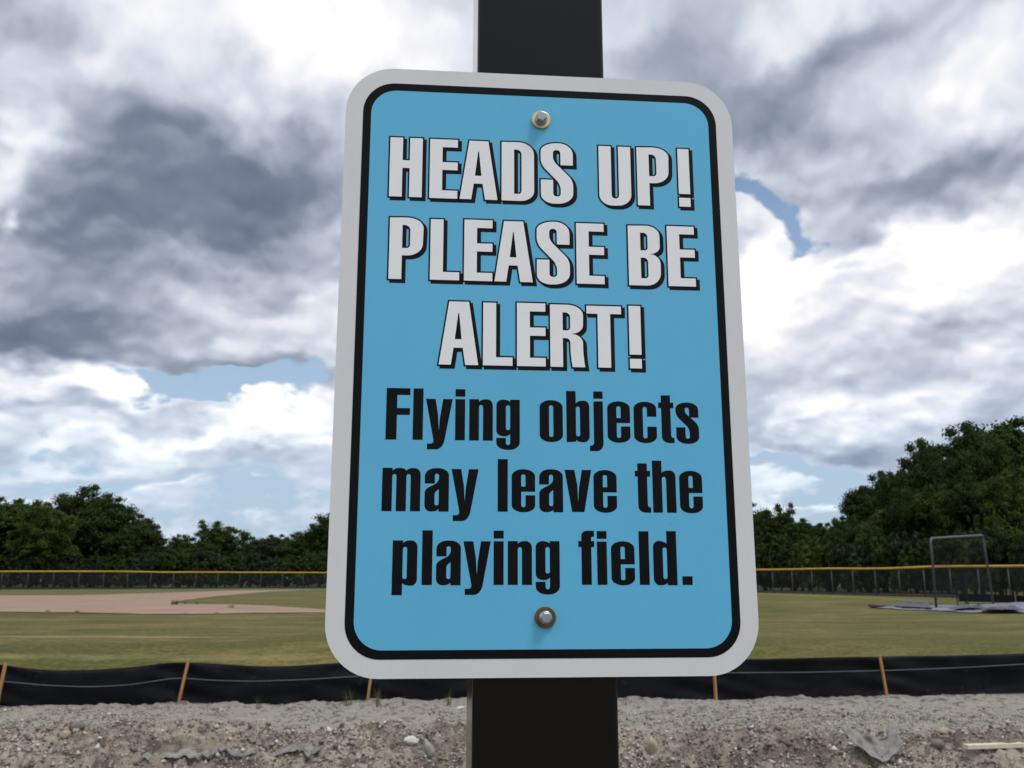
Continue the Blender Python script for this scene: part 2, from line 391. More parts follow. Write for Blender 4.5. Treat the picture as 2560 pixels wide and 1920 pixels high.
mat('yellow_cap', lambda T: bsdf(T, T.mix(T.smooth(T.noise(pos(T), .6, 4), .35, .7), (.64, .36, .030), (.52, .27, .022)), .5, .4))
def m_link(T):
    uv = T.n('ShaderNodeTexCoord').outputs['UV']; u, v, _ = T.sep(uv)
    def wires(sg):
        q = T.m('FRACT', T.m('DIVIDE', T.m('ADD', u, T.m('MULTIPLY', v, sg)), .075))
        return T.m('LESS_THAN', T.m('ABSOLUTE', T.m('SUBTRACT', q, .5)), .062)
    a = T.m('MAXIMUM', wires(1.), wires(-1.))
    mx = T.n('ShaderNodeMixShader'); T.put(mx.inputs[0], a)
    T.put(mx.inputs[1], T.n('ShaderNodeBsdfTransparent').outputs[0]); T.put(mx.inputs[2], bsdf(T, (.05, .06, .058), .6, .2, .2))
    return mx.outputs[0]
mat('chain_link', m_link)
def m_net(T, pitch, half):
    uv = T.n('ShaderNodeTexCoord').outputs['UV']; u, v, _ = T.sep(uv)
    def wires(x):
        q = T.m('FRACT', T.m('DIVIDE', x, pitch)); return T.m('LESS_THAN', T.m('ABSOLUTE', T.m('SUBTRACT', q, .5)), half)
    a = T.m('MAXIMUM', wires(u), wires(v))
    mx = T.n('ShaderNodeMixShader'); T.put(mx.inputs[0], a)
    T.put(mx.inputs[1], T.n('ShaderNodeBsdfTransparent').outputs[0]); T.put(mx.inputs[2], bsdf(T, (.018, .02, .022), .8, .2))
    return mx.outputs[0]
mat('net_black', m_net, pitch=.045, half=.035)
mat('net_bunched', m_net, pitch=.03, half=.15)
def m_tarp(T, a, b):
    p = pos(T); n = T.noise(p, 1.1, 5, .6)
    return bsdf(T, T.mix(T.smooth(n, .35, .65), a, b), .5, .4, normal=bump(T, T.noise(p, 4., 5, .6), .06, .8))
mat('tarp_pale', m_tarp, a=(.21, .23, .29), b=(.12, .13, .17))
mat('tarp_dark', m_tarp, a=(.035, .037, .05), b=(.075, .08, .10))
mat('sandbag', m_tarp, a=(.13, .065, .045), b=(.08, .05, .045))
def m_leaf(T, a, b):
    i = island(T); orr = T.n('ShaderNodeObjectInfo').outputs['Random']
    f = T.m('ADD', T.m('MULTIPLY', i, .45), T.m('MULTIPLY', orr, .55))
    c = T.mix(f, a, b)
    s1 = bsdf(T, c, .7, .10)
    tr = T.n('ShaderNodeBsdfTranslucent'); T.put(tr.inputs[0], T.mix(.5, c, (.06, .10, .015)))
    mx = T.n('ShaderNodeMixShader'); mx.inputs[0].default_value = .22
    T.put(mx.inputs[1], s1); T.put(mx.inputs[2], tr.outputs[0]); return mx.outputs[0]
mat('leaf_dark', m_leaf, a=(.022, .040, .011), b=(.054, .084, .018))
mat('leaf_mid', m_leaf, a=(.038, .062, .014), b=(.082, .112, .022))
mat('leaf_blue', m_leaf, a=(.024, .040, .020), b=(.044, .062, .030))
mat('bark', m_rock, a=(.07, .055, .04), b=(.045, .036, .028))
mat('weed_green', m_leaf, a=(.08, .12, .03), b=(.20, .19, .08))
mat('weed_dark', m_leaf, a=(.05, .075, .02), b=(.10, .11, .04))

# ------------------------------------------------------------------ the ground
def bank_z(x, y):
    """height of the gravel ground in front of the playing field"""
    x = np.asarray(x, dtype=np.float64); y = np.asarray(y, dtype=np.float64)
    lip = 10.95 + .55*fbm(x*.22, x*0+3.1, 3, 5) + .12*fbm(x*1.3, x*0+9., 2, 8)
    z = -.44 - .62*sst(y, 4.5, 8.6)                       # swale between the post and the bank
    foot = lip - 1.75
    z = z + .50*sst(y, foot, lip) - .005*sst(y, lip, 13.)
    slope = sst(y, 8.2, 9.0)*(1-sst(y, lip+.0, lip+.7))
    near = 1-sst(y, 14.6, 15.2)
    rough = (.30 + .70*slope)*near
    z = z + rough*(.20*fbm(x*1.1, y*1.6, 3, 11) + .15*fbm(x*3.7, y*4.5, 3, 21) + .13*np.abs(fbm(x*8., y*9., 3, 31)))
    # broken ledges
    led = fbm(x*.7+4., y*.9, 3, 41); t = (led*3.0) % 1.0
    z = z + slope*.07*(sst(t, .0, .12) - t)
    z = z + (.024+.03*slope)*near*fbm(x*15., y*15., 2, 51)
    return z
def growing(a, b, first, k):
    out = [a]; s = first
    while abs(out[-1]-a) < abs(b-a):
        out.append(out[-1] + math.copysign(s, b-a)); s *= k
    return out[1:]
xs = np.array(sorted(growing(-7.2, -700, .06, 1.25)) + list(np.arange(-7.2, 7.2, .03)) + growing(7.17, 700, .06, 1.25))
ys = np.array(sorted(growing(8.7, -600, .06, 1.2)) + list(np.arange(8.7, 15.3, .028)))
X, Y = np.meshgrid(xs, ys)
Z = bank_z(X, Y)
nx, ny = len(xs), len(ys)
idx = np.arange(nx*ny).reshape(ny, nx)
F = np.stack([idx[:-1, :-1], idx[:-1, 1:], idx[1:, 1:], idx[1:, :-1]], -1).reshape(-1, 4)
g = link('gravel_ground', mesh_np('gravel_ground', np.stack([X, Y, Z], -1).reshape(-1, 3), F, MATS['gravel_soil'], True))
tag(g, kind='structure')

def field_z(x, y):
    x = np.asarray(x, dtype=np.float64); y = np.asarray(y, dtype=np.float64)
    return -.80*(1-sst(y, 13.4, 19.0)) + .05*fbm(x*.12, y*.1, 2, 71)*sst(y, 15., 20.) + .02*fbm(x*.9, y*.9, 2, 75)*(1-sst(y, 30., 60.))
fx = np.array(sorted(growing(-20., -1500, .5, 1.13)) + list(np.arange(-20, 20, .4)) + growing(19.6, 1500, .5, 1.13))
fy = np.array(list(np.arange(14.0, 24, .15)) + [24.] + growing(24., 3000, .25, 1.07))
X, Y = np.meshgrid(fx, fy); Z = field_z(X, Y); nx, ny = len(fx), len(fy)
idx = np.arange(nx*ny).reshape(ny, nx)
F = np.stack([idx[:-1, :-1], idx[:-1, 1:], idx[1:, 1:], idx[1:, :-1]], -1).reshape(-1, 4)
field = tag(link('playing_field', mesh_np('playing_field', np.stack([X, Y, Z], -1).reshape(-1, 3), F, MATS['field_grass'], True)), kind='structure')

# infield clay: a sheet lying on the field, its outline wavering into the grass
def fill(conts, zfun):
    """tessellate outlines (2-D, holes allowed) -> verts, faces"""
    tri = tessellate_polygon([[Vector((a, b, 0)) for a, b in c] for c in conts])
    flat = [p for c in conts for p in c]
    return [(a, b, zfun(a, b)) for a, b in flat], [tuple(t) for t in tri]
clay_px = [(-420, 1487), (-200, 1488), (0, 1489.5), (200, 1488), (420, 1482), (600, 1477), (760, 1474), (800, 1474), (700, 1479), (600, 1486),
           (520, 1493), (450, 1502), (430, 1508.5), (500, 1511), (600, 1512), (680, 1516), (760, 1521), (850, 1525.5), (950, 1528),
           (950, 1530.5), (700, 1533), (500, 1535.5), (350, 1537), (200, 1535), (0, 1532), (-300, 1530), (-700, 1528), (-800, 1500)]
pts = [at(a, b, z=0.0) for a, b in clay_px]
dense = []
for i in range(len(pts)):
    a, b = pts[i], pts[(i+1) % len(pts)]
    n = max(2, int((b-a).length/.8))
    for k in range(n):
        p = a.lerp(b, k/n); dense.append((p.x + .5*float(fbm(p.x*.5, p.y*.5, 2, 3)), p.y + .7*float(fbm(p.x*.5+40, p.y*.5, 2, 4))))
# grid-triangulated sheet so that it follows the field
bm = bmesh.new()
V, Fc = fill([dense], lambda a, b: 0.0)
vs = [bm.verts.new(v) for v in V]
for t in Fc:
    try: bm.faces.new([vs[i] for i in t])
    except ValueError: pass
for k in range(2):
    bmesh.ops.triangulate(bm, faces=bm.faces[:])
    long = [e for e in bm.edges if e.calc_length() > 2.5]
    bmesh.ops.subdivide_edges(bm, edges=long, cuts=1)
bmesh.ops.triangulate(bm, faces=bm.faces[:])
for v in bm.verts: v.co.z = float(field_z(v.co.x, v.co.y)) + .022
bmesh.ops.recalc_face_normals(bm, faces=bm.faces[:])
me = bpy.data.meshes.new('infield_dirt'); bm.to_mesh(me); bm.free(); me.materials.append(MATS['infield_clay'])
tag(link('infield_dirt', me), kind='structure')

rng = np.random.default_rng(7)
# loose stones on the gravel bank
def rock_mesh(name, mt, seed, size=(1, 1, 1), rough=.18, sub=3):
    bm = bmesh.new(); bmesh.ops.create_icosphere(bm, subdivisions=sub, radius=1.0)
    r = random.Random(seed); cuts = [(Vector((r.uniform(-1, 1), r.uniform(-1, 1), r.uniform(-1, 1))).normalized(), r.uniform(.62, .9)) for _ in range(9)]
    for v in bm.verts:
        c = v.co.copy()
        for nrm, dd in cuts:
            k = c.dot(nrm)
            if k > dd: c -= nrm*(k-dd)*.85
        s = 1 + rough*float(fbm(c.x*1.7+seed, c.y*1.7+c.z*1.3, 3, seed))
        v.co = Vector((c.x*size[0]*s, c.y*size[1]*s, c.z*size[2]*s))
    me = bpy.data.meshes.new(name); bm.to_mesh(me); bm.free()
    me.polygons.foreach_set('use_smooth', [True]*len(me.polygons)); me.materials.append(mt); return me
ico = np.array([(1, 0, 0), (-1, 0, 0), (0, 1, 0), (0, -1, 0), (0, 0, 1), (0, 0, -1)], dtype=float)
icf = np.array([(0, 2, 4), (2, 1, 4), (1, 3, 4), (3, 0, 4), (2, 0, 5), (1, 2, 5), (3, 1, 5), (0, 3, 5)])
n = 95000
sy = 8.9 + 4.6*rng.random(n)**1.25; sx = (rng.random(n)*2-1)*(sy*.60+.3)
clump = fbm(sx*1.2, sy*1.6, 3, 61) + .22*(sy < 11.1)
keep = clump + .55*rng.random(n) > .18
sx, sy = sx[keep], sy[keep]; n = len(sx)
sr = np.clip(np.exp(rng.normal(-4.55, .52, n)), .004, .05)*(1-.35*(sy > 11.2))
sz = bank_z(sx, sy)
jit = .7*(rng.random((n, 6, 3))-.5)
V = (ico[None]+jit)*sr[:, None, None]*(np.array([1, 1, .75])[None, None] + .5*(rng.random((n, 1, 3))-.5))
a = rng.random(n)*6.283; ca, sa = np.cos(a)[:, None], np.sin(a)[:, None]
V = np.stack([V[..., 0]*ca-V[..., 1]*sa, V[..., 0]*sa+V[..., 1]*ca, V[..., 2]], -1) + np.stack([sx, sy, sz+sr*.25], -1)[:, None]
F = (icf[None] + 6*np.arange(n)[:, None, None]).reshape(-1, 3)
tag(link('gravel_stones', mesh_np('gravel_stones', V.reshape(-1, 3), F, MATS['gravel_stones'])), 'small loose stones strewn over the gravel bank', 'gravel', kind='stuff')

def bank_at(px, py):
    """point of the gravel ground seen at a pixel"""
    r = ray(px, py); best = None
    for k in range(400):
        y = 8.0 + k*.0135; t = y/r.y; z = CAMZ + r.z*t
        if z <= float(bank_z(r.x*t, y)): return Vector((r.x*t, y, float(bank_z(r.x*t, y))))
    return at(px, py, z=-.56)
def rock(name, px, py, w, h, depth, mt, seed, label, cat='stone', tilt=0.0, sub=3):
    p = bank_at(px, py); k = p.y/FPX
    o = link(name, rock_mesh(name, MATS[mt], seed, (w*k/2, depth*k/2, h*k/2), sub=sub), None, (p.x, p.y, p.z + h*k*.25))
    o.rotation_euler = (0, tilt, random.Random(seed).uniform(-.4, .4)); return tag(o, label, cat)
rock('stone', 1028, 1866, 36, 22, 26, 'rock_white', 3, 'small white stone on the gravel left of the black post')
rock('stone', 1072, 1888, 24, 50, 26, 'rock_grey', 5, 'long grey stone lying beside the white stone near the post', tilt=-.35)
rock('stone', 1629, 1882, 32, 46, 28, 'rock_tan', 9, 'rounded tan stone on the gravel just right of the black post')
rock('clod', 192, 1822, 44, 24, 30, 'clod', 12, 'dark brown clod of earth on the gravel at the left', 'clod')
rock('clod', 165, 1846, 28, 22, 24, 'rock_tan', 15, 'pale crumbling clod just below the dark one on the left', 'clod')
rock('clod', 508, 1836, 16, 26, 20, 'clod', 18, 'small dark clod standing up in the gravel left of the post', 'clod')
rock('stone', 2360, 1835, 30, 20, 26, 'rock_tan', 21, 'tan stone half buried above the pale plank at the right')
rock('stone', 1150, 1775, 20, 12, 16, 'rock_white', 24, 'tiny pale stone at the foot of the black fabric fence')
rock('stone', 2345, 1872, 34, 24, 28, 'clod', 27, 'dark stone in the slope right of the crumpled grey fabric')

# torn geotextile sticking out of the bank
def ribbon(name, px_pts, width_px, label, seed, hang=.5, n=46):
    P3 = [bank_at(a, b) for a, b in px_pts]
    cum = [0.0]
    for a, b in zip(P3, P3[1:]): cum.append(cum[-1]+(b-a).length)
    V = []; F = []; rows = 9; r = random.Random(seed)
    for i in range(n):
        s = cum[-1]*i/(n-1); k = max(j for j in range(len(cum)-1) if cum[j] <= s+1e-9)
        f = (s-cum[k])/max(1e-6, cum[k+1]-cum[k]); c = P3[k].lerp(P3[k+1], f)
        w = width_px*c.y/FPX*(.75+.6*float(vnoise(i*.23, 1.3, seed))+.35*math.sin(math.pi*i/(n-1)))
        for j in range(rows):
            q = j/(rows-1)-.5
            yy = c.y - q*w*1.2 + .03*float(fbm(i*.3, j*.4, 2, seed+1)); xx = c.x + .03*float(fbm(i*.3+9, j*.5, 2, seed+2))
            zz = c.z + .045 + .5*(float(bank_z(xx, max(yy, c.y)))-c.z) - max(0, q)*w*hang + .05*float(fbm(i*.13, j*.22, 2, seed+3))
            V.append((xx, yy, zz))
    for i in range(n-1):
        for j in range(rows-1):
            a = i*rows+j; F.append((a, a+1, a+rows+1, a+rows))
    me = mesh_np(name, V, F, MATS['geotextile'], True)
    o = link(name, me); o.modifiers.new('thickness', 'SOLIDIFY').thickness = .006
    return tag(o, label, 'fabric')
ribbon('fabric_strip', [(350, 1912), (410, 1898), (467, 1890), (540, 1886)], 20, 'torn grey fabric strip sticking out of the bank at lower left', 31)
ribbon('fabric_strip', [(552, 1880), (600, 1900), (680, 1888), (740, 1882), (800, 1880)], 22, 'wavy grey fabric strip in the bank left of the post', 35)
# the crumpled scrap on the right: a draped U with raised ends
def scrap():
    c = bank_at(2185, 1872); k = c.y/FPX; V = []; F = []; nu, nv = 40, 14
    for i in range(nu):
        u = i/(nu-1)*2-1
        for j in range(nv):
            v = j/(nv-1)
            x = c.x + u*60*k + .02*float(fbm(i*.2, j*.3, 2, 5))
            zb = (abs(u)**2.6)*32*k
            z = c.z + zb + (v-.5)*50*k*(1-.45*abs(u)) + .04*float(fbm(i*.14, j*.16, 2, 6)) + .012
            y = c.y - .10 + .22*v - .10*(1-u*u) + .10*float(fbm(i*.14+3, j*.2, 2, 7))
            V.append((x, y, max(z, float(bank_z(x, y))+.008)))
    for i in range(nu-1):
        for j in range(nv-1):
            a = i*nv+j; F.append((a, a+nv, a+nv+1, a+1))
    o = link('fabric_scrap', mesh_np('fabric_scrap', V, F, MATS['geotextile'], True))
    o.modifiers.new('thickness', 'SOLIDIFY').thickness = .006
    tag(o, 'crumpled grey fabric scrap half buried in the bank at right', 'fabric')
scrap()
a, b = bank_at(2416, 1899), bank_at(2600, 1904)
a.z += .125; b.z = a.z + .01; b.y = a.y + .05
dirv = (b-a).normalized(); M = Matrix.Rotation(math.atan2(dirv.y, dirv.x), 3, 'Z') @ Matrix.Rotation(-math.asin(dirv.z), 3, 'Y')
pl = MB().box((0, 0, 0), ((b-a).length, .09, .045), M).build('plank', MATS['plank_wood'], None, bevel=.004)
pl.location = (a+b)/2
tag(pl, 'pale bare plank lying on the gravel at the lower right edge', 'plank')

# ------------------------------------------------------------------ black silt fence
BASE = -.575
stakes = [((-470, 1662), (-484, 1782)), ((14, 1657), (-10, 1775)), ((472, 1647), (445, 1764)), ((933, 1652), (918, 1758)), ((1362, 1648), (1356, 1752)),
          ((1783, 1643), (1790, 1752)), ((2199, 1636), (2218, 1746)), ((2640, 1628), (2666, 1736)), ((3060, 1622), (3090, 1730))]
sf = empty('silt_fence', at(1280, 1755, z=BASE), 0, 'long black silt fence with wooden stakes along the gravel bank', 'fence')
org = Vector(sf.location)
bases = [at(b[0], b[1], z=BASE) for t_, b in stakes]
def fence_line(px):
    xsb = [b[0] for t_, b in stakes]
    k = max(0, min(len(xsb)-2, int(np.searchsorted(xsb, px)-1)))
    return k, (px-xsb[k])/(xsb[k+1]-xsb[k])
topk = [(-484, 1668), (-10, 1660), (75, 1671), (150, 1676), (240, 1674), (330, 1668), (400, 1659), (455, 1655), (540, 1659), (640, 1666), (720, 1666), (800, 1660), (918, 1653), (1356, 1652), (1790, 1647), (1890, 1648), (2000, 1645), (2218, 1641), (2380, 1639), (2560, 1633), (2666, 1631), (3090, 1626)]
cordk = [(-484, 1705), (-10, 1700), (120, 1712), (230, 1716), (330, 1711), (445, 1693), (540, 1700), (640, 1702), (760, 1698), (918, 1688), (1356, 1686), (1790, 1681), (2000, 1680), (2218, 1675), (2400, 1668), (2560, 1659), (2666, 1656), (3090, 1650)]
botk = [(-484, 1782), (-10, 1768), (60, 1774), (120, 1784), (220, 1786), (330, 1780), (445, 1769), (560, 1774), (700, 1766), (918, 1760), (1356, 1757), (1790, 1755), (2000, 1752), (2218, 1748), (2560, 1737), (3090, 1736)]
def smooth_interp(px, kn):
    xk = [k[0] for k in kn]; yk = [k[1] for k in kn]
    return float(np.mean([np.interp(px+q, xk, yk) for q in (-26, -13, 0, 13, 26)]))
cols, rows = 420, 14
V = []; UV = []; F = []; cordpts = []; botpts = []
for i in range(cols):
    px = -484 + (3090+484)*i/(cols-1)
    k, f = fence_line(px); f = max(0, min(1, f))
    b = bases[k].lerp(bases[k+1], f)
    bow = math.sin(math.pi*f)
    ydep = b.y + .09 + .07*bow*math.sin(k*2.3+1)
    tp = at(px, smooth_interp(px, topk), y=ydep); cp = at(px, smooth_interp(px, cordk), y=ydep); bp = at(px, smooth_interp(px, botk), y=ydep)
    bp.z -= .10
    for j in range(rows):
        v = j/(rows-1); q = bp.lerp(tp, v)
        edge = math.exp(-((f*2.5)/.5)**2) + math.exp(-(((1-f)*2.5)/.5)**2)
        wr = .055*float(fbm(px*.010, v*2.6, 4, 81)) + .026*edge*math.sin(v*16+px*.03) + .018*bow*math.sin(v*5+k)
        V.append(tuple(Vector((q.x, q.y+wr, q.z)) - org)); UV.append((px*.006, v))
    fr = cp.copy(); fr.y -= .075; cordpts.append(fr-org)
    br = at(px, smooth_interp(px, botk)-3, y=ydep-.04); botpts.append(br-org)
for i in range(cols-1):
    for j in range(rows-1):
        a = i*rows+j; F.append((a, a+rows, a+rows+1, a+1))
fab = link('fabric', mesh_np('fabric', V, F, MATS['silt_fabric'], True, UV), sf)
fab.modifiers.new('thickness', 'SOLIDIFY').thickness = .004
MB().tube(cordpts, .0085, 6).build('cord', MATS['silt_cord'], sf, True)
MB().tube(botpts, .010, 6).build('hem_cord', MATS['silt_cord'], sf, True)
for i, ((tx, ty), (bx, by)) in enumerate(stakes):
    b = bases[i]; tpt = at(tx, ty, y=b.y-.01)
    ax = (tpt-b); L = ax.length+.25; ax.normalize()
    M = ax.to_track_quat('Z', 'Y').to_matrix()
    mb = MB(); mb.box((0, 0, 0), (.042, .036, L))
    for q in (1, 3, 5, 7):                                   # sawn, slightly pointed top
        v = mb.V[q]; mb.V[q] = (v[0]*.86, v[1]*.9, v[2] + random.Random(i*9+q).uniform(-.012, .012))
    o = mb.build('stake', MATS['stake_wood'], sf, bevel=.003)
    o.matrix_local = Matrix.Translation((b + ax*(L/2-.25)) - org) @ M.to_4x4()

def blades(name, base, nb, hmin, hmax, spread, mt, seed, label, cat='weed', width=.006, grp=None):
    r = np.random.default_rng(seed); V = []; F = []
    for i in range(nb):
        a = r.random()*6.283; rr = spread*r.random(); h = hmin+(hmax-hmin)*r.random(); ld = r.random()*6.283; le = h*(.1+.5*r.random())
        w = width*(.6+.8*r.random()); x0, y0 = rr*math.cos(a), rr*math.sin(a); wx, wy = math.cos(ld+1.57)*w, math.sin(ld+1.57)*w; k = len(V)
        for s in (0, .5, 1):
            x = x0+math.cos(ld)*le*s*s; y = y0+math.sin(ld)*le*s*s; z = h*s-.02
            V += [(x-wx*(1-.9*s), y-wy*(1-.9*s), z), (x+wx*(1-.9*s), y+wy*(1-.9*s), z)]
        F += [(k, k+1, k+3, k+2), (k+2, k+3, k+5, k+4)]
    o = link(name, mesh_np(name, V, F, MATS[mt]), None, base); return tag(o, label, cat, grp)
wl = [(872, 1762, .14, .34, 16, 'weeds just right of the stake under the sign corner, against black fabric'),
      (945, 1764, .16, .30, 22, 'bushy green weeds at the fabric fence foot under the sign'),
      (1010, 1766, .08, .18, 14, 'low weeds at the fence foot between the bushy ones and the post'),
      (1120, 1764, .14, .30, 14, 'thin dry weeds against black fabric just left of the post'),
      (650, 1770, .10, .24, 8, 'sparse dry stalks against black fabric left of the sign'),
      (1562, 1763, .06, .14, 16, 'low green weeds at the fence foot just right of the post')]
for i, (px, py, h0_, h1_, nb, lb) in enumerate(wl):
    p = bank_at(px, py); blades('weed', (p.x, p.y-.04, p.z), nb+6, h0_, h1_, .05, 'weed_green', 200+i, lb, width=.004)

# ------------------------------------------------------------------ outfield chain-link fence with yellow cap
fp = [(-420, 92), (0, 98), (200, 101), (420, 106), (620, 110), (800, 113), (960, 113), (1150, 110), (1350, 104), (1550, 96), (1750, 86), (1890, 78.5), (2010, 73), (2127, 67.5), (2252, 62.5), (2402, 57), (2560, 52), (2720, 47.5), (2950, 42)]
line = []
for px, D in fp:
    p = at(px, 1445, y=D); line.append(Vector((p.x, D, 0)))
def resample(pts, step):
    out = [pts[0].copy()]; acc = 0.0
    for a, b in zip(pts, pts[1:]):
        L = (b-a).length; s = step-acc
        while s <= L: out.append(a.lerp(b, s/L)); s += step
        acc = (acc+L) % step
    return out
# round the corners of the run
for _ in range(2):
    nl = [line[0]]
    for a, b in zip(line, line[1:]): nl += [a.lerp(b, .25), a.lerp(b, .75)]
    line = nl + [line[-1]]
FH = 1.83
of = empty('chain_link_fence', tuple(line[len(line)//2]), 0, 'long grey chain-link outfield fence with a yellow top cap', 'fence')
oo = Vector(of.location)
posts_at = resample(line, 2.44)
top = resample(line, 1.22)
def gz_(p): return float(field_z(p.x, p.y))
capr = [Vector((p.x, p.y, gz_(p)+FH+.03+.07*float(fbm(i*.19, 2.2, 2, 4))))-oo for i, p in enumerate(top)]
MB().tube(capr, .072, 8).build('yellow_top_cap', MATS['yellow_cap'], of, True)
V = []; UV = []; F = []; s = 0.0
for i, p in enumerate(top):
    if i: s += (p-top[i-1]).length
    for h in (0.03, FH*.5, FH):
        V.append(tuple(Vector((p.x, p.y-.045, gz_(p)+h))-oo)); UV.append((s, h))
for i in range(len(top)-1):
    for j in range(2): a = i*3+j; F.append((a, a+3, a+4, a+1))
link('wire_mesh', mesh_np('wire_mesh', V, F, MATS['chain_link'], False, UV), of)
pm = MB().tube([(0, 0, -.05), (0, 0, FH)], .036, 8).build('post', MATS['galvanised'], of, True)
for i, p in enumerate(posts_at):
    o = pm if i == 0 else link('post', pm.data, of)
    o.location = Vector((p.x, p.y, gz_(p)))-oo

# second, far silt fence at the right edge
q0 = [at(px, 1445, y=D) for px, D in ((2392, 50), (2470, 48.5), (2540, 47), (2640, 45), (2760, 42))]
sf2 = empty('silt_fence', (q0[2].x, q0[2].y, 0), 0, 'short far black silt fence in front of the yellow-topped fence at right edge', 'fence'); o2 = Vector(sf2.location)
V = []; F = []; UV = []
q1 = resample([Vector((p.x, p.y, 0)) for p in q0], .35)
for i, p in enumerate(q1):
    for j in range(4): V.append(tuple(Vector((p.x, p.y+.02*math.sin(i*1.3+j), gz_(p)-.05+j*(.14+.006*math.sin(i*.4))))-o2)); UV.append((i*.3, j/3))
for i in range(len(q1)-1):
    for j in range(3): a = i*4+j; F.append((a, a+4, a+5, a+1))
link('fabric', mesh_np('fabric', V, F, MATS['silt_fabric'], True, UV), sf2)
for px, D in ((2533, 47), (2640, 45)):
    p = at(px, 1445, y=D-.06)
    MB().box(Vector((p.x, p.y, gz_(p)+.25))-o2, (.05, .04, .62)).build('stake', MATS['weathered_wood'], sf2, bevel=.003)

# ------------------------------------------------------------------ pitching screen and tarp
fl, frr = at(2341, 1523, z=0), at(2484, 1513, z=0)
scr = empty('pitching_screen', ((fl.x+frr.x)/2, (fl.y+frr.y)/2, 0), 0, 'tall rectangular steel-tube practice screen with black net on the field', 'screen')
so = Vector(scr.location)
tl, tr = at(2326, 1346, y=fl.y), at(2457, 1338, y=frr.y)
def corner(a, b, c, r=.22, n=6):
    p0 = b+(a-b).normalized()*r; p2 = b+(c-b).normalized()*r
    return [p0.lerp(b, k/n).lerp(b.lerp(p2, k/n), k/n) for k in range(n+1)]
path = [fl] + corner(fl, tl, tr) + corner(tl, tr, frr) + [frr]
MB().tube([p-so for p in path], .05, 8).build('frame', MATS['screen_steel'], scr, True)
back = (tr-tl).cross(Vector((0, 0, 1))).normalized()
for e in (fl, frr):
    MB().tube([e-so+back*.7+Vector((0, 0, .04)), e-so-back*.7+Vector((0, 0, .04))], .04, 8).build('foot_bar', MATS['screen_steel'], scr, True)
V = []; F = []; UV = []; nu, nv = 14, 16
for i in range(nu):
    for j in range(nv):
        u, v = i/(nu-1), j/(nv-1)
        p = fl.lerp(frr, u).lerp(tl.lerp(tr, u), v)
        p = p + back*(.10*math.sin(math.pi*u)*math.sin(math.pi*v)); V.append(tuple(p-so)); UV.append((u*2.3, v*2.8))
for i in range(nu-1):
    for j in range(nv-1): a = i*nv+j; F.append((a, a+nv, a+nv+1, a+1))
link('net', mesh_np('net', V, F, MATS['net_black'], True, UV), scr)
for cx_, wd, hgt, sd in ((.56, .22, .48, 1), (.40, .09, .28, 2)):       # net gathered to the ground
    V = []; F = []; UV = []; nu, nv = 20, 14
    for i in range(nu):
        for j in range(nv):
            w = 2*math.pi*i/(nu-1); v = j/(nv-1)
            rr = wd*(.45+.9*v**1.5+.5*max(0, .12-v)*6)*(1+.25*math.sin(w*5+sd)+.15*math.sin(w*3+v*4))
            p = fl.lerp(frr, cx_).lerp(tl.lerp(tr, cx_), v*hgt) - back*.12
            al = (frr-fl).normalized()
            p = p + al*math.cos(w)*rr + back*math.sin(w)*rr*.5; p.z = max(p.z, .02)
            V.append(tuple(p-so)); UV.append((w*wd, v*2))
    for i in range(nu-1):
        for j in range(nv-1): a = i*nv+j; F.append((a, a+nv, a+nv+1, a+1))
    link('gathered_net', mesh_np('gathered_net', V, F, MATS['net_bunched'], True, UV), scr)

def sheet(name, px_quad, mt, parent, o0, seed, amp, nu=60, nv=30, lift=.03, edge=.5):
    A, B, C_, D_ = [at(a, b, z=0) for a, b in px_quad]
    V = []; F = []
    for i in range(nu):
        for j in range(nv):
            u, v = i/(nu-1), j/(nv-1)
            u2 = u + .05*float(fbm(u*4, v*3, 3, seed)); v2 = v + .10*float(fbm(u*5+9, v*3, 3, seed+1))
            p = A.lerp(B, u2).lerp(D_.lerp(C_, u2), v2)
            fade = min(1, 8*min(u, 1-u, v, 1-v)+.15)
            rr = abs(float(fbm(u*9, v*5, 3, seed+2)))
            p.z = float(field_z(p.x, p.y)) + lift + amp*rr*fade
            V.append(tuple(p-o0))
    for i in range(nu-1):
        for j in range(nv-1): a = i*nv+j; F.append((a, a+nv, a+nv+1, a+1))
    o = link(name, mesh_np(name, V, F, MATS[mt], True), parent); o.modifiers.new('thickness', 'SOLIDIFY').thickness = .01; return o
tp_ = at(2400, 1520, z=0)
tarp = empty('field_tarp', tuple(tp_), 0, 'crumpled pale grey-blue tarp spread on the grass under the practice screen', 'tarp'); to = Vector(tp_)
sheet('tarp_sheet', [(2188, 1519), (2420, 1534), (2720, 1538), (2620, 1507)], 'tarp_pale', tarp, to, 301, .14)
sheet('dark_patch', [(2222, 1520), (2330, 1526), (2325, 1514), (2240, 1512)], 'tarp_dark', tarp, to, 311, .14, 30, 14, .10)  # darker sheets laid over parts of the pale tarp
sheet('dark_patch', [(2375, 1530), (2470, 1531), (2452, 1524), (2405, 1524)], 'tarp_dark', tarp, to, 321, .16, 30, 12, .14)
sheet('dark_patch', [(2465, 1536), (2560, 1536), (2535, 1526), (2490, 1527)], 'tarp_dark', tarp, to, 331, .18, 30, 12, .14)
sheet('dark_patch', [(2250, 1511), (2320, 1513), (2330, 1508), (2262, 1507)], 'tarp_dark', tarp, to, 341, .12, 24, 10, .10)
for px, py, lb, sd in ((2190, 1520, 'small reddish sandbag on the left corner of the tarp', 41), (2478, 1535, 'reddish-brown sandbag on the near edge of the tarp below the screen', 42)):
    p = at(px, py, z=0); o = link('sandbag', rock_mesh('sandbag', MATS['sandbag'], sd, (.34, .22, .12), .3), None, (p.x, p.y, gz_(p)+.10)); tag(o, lb, 'sandbag')

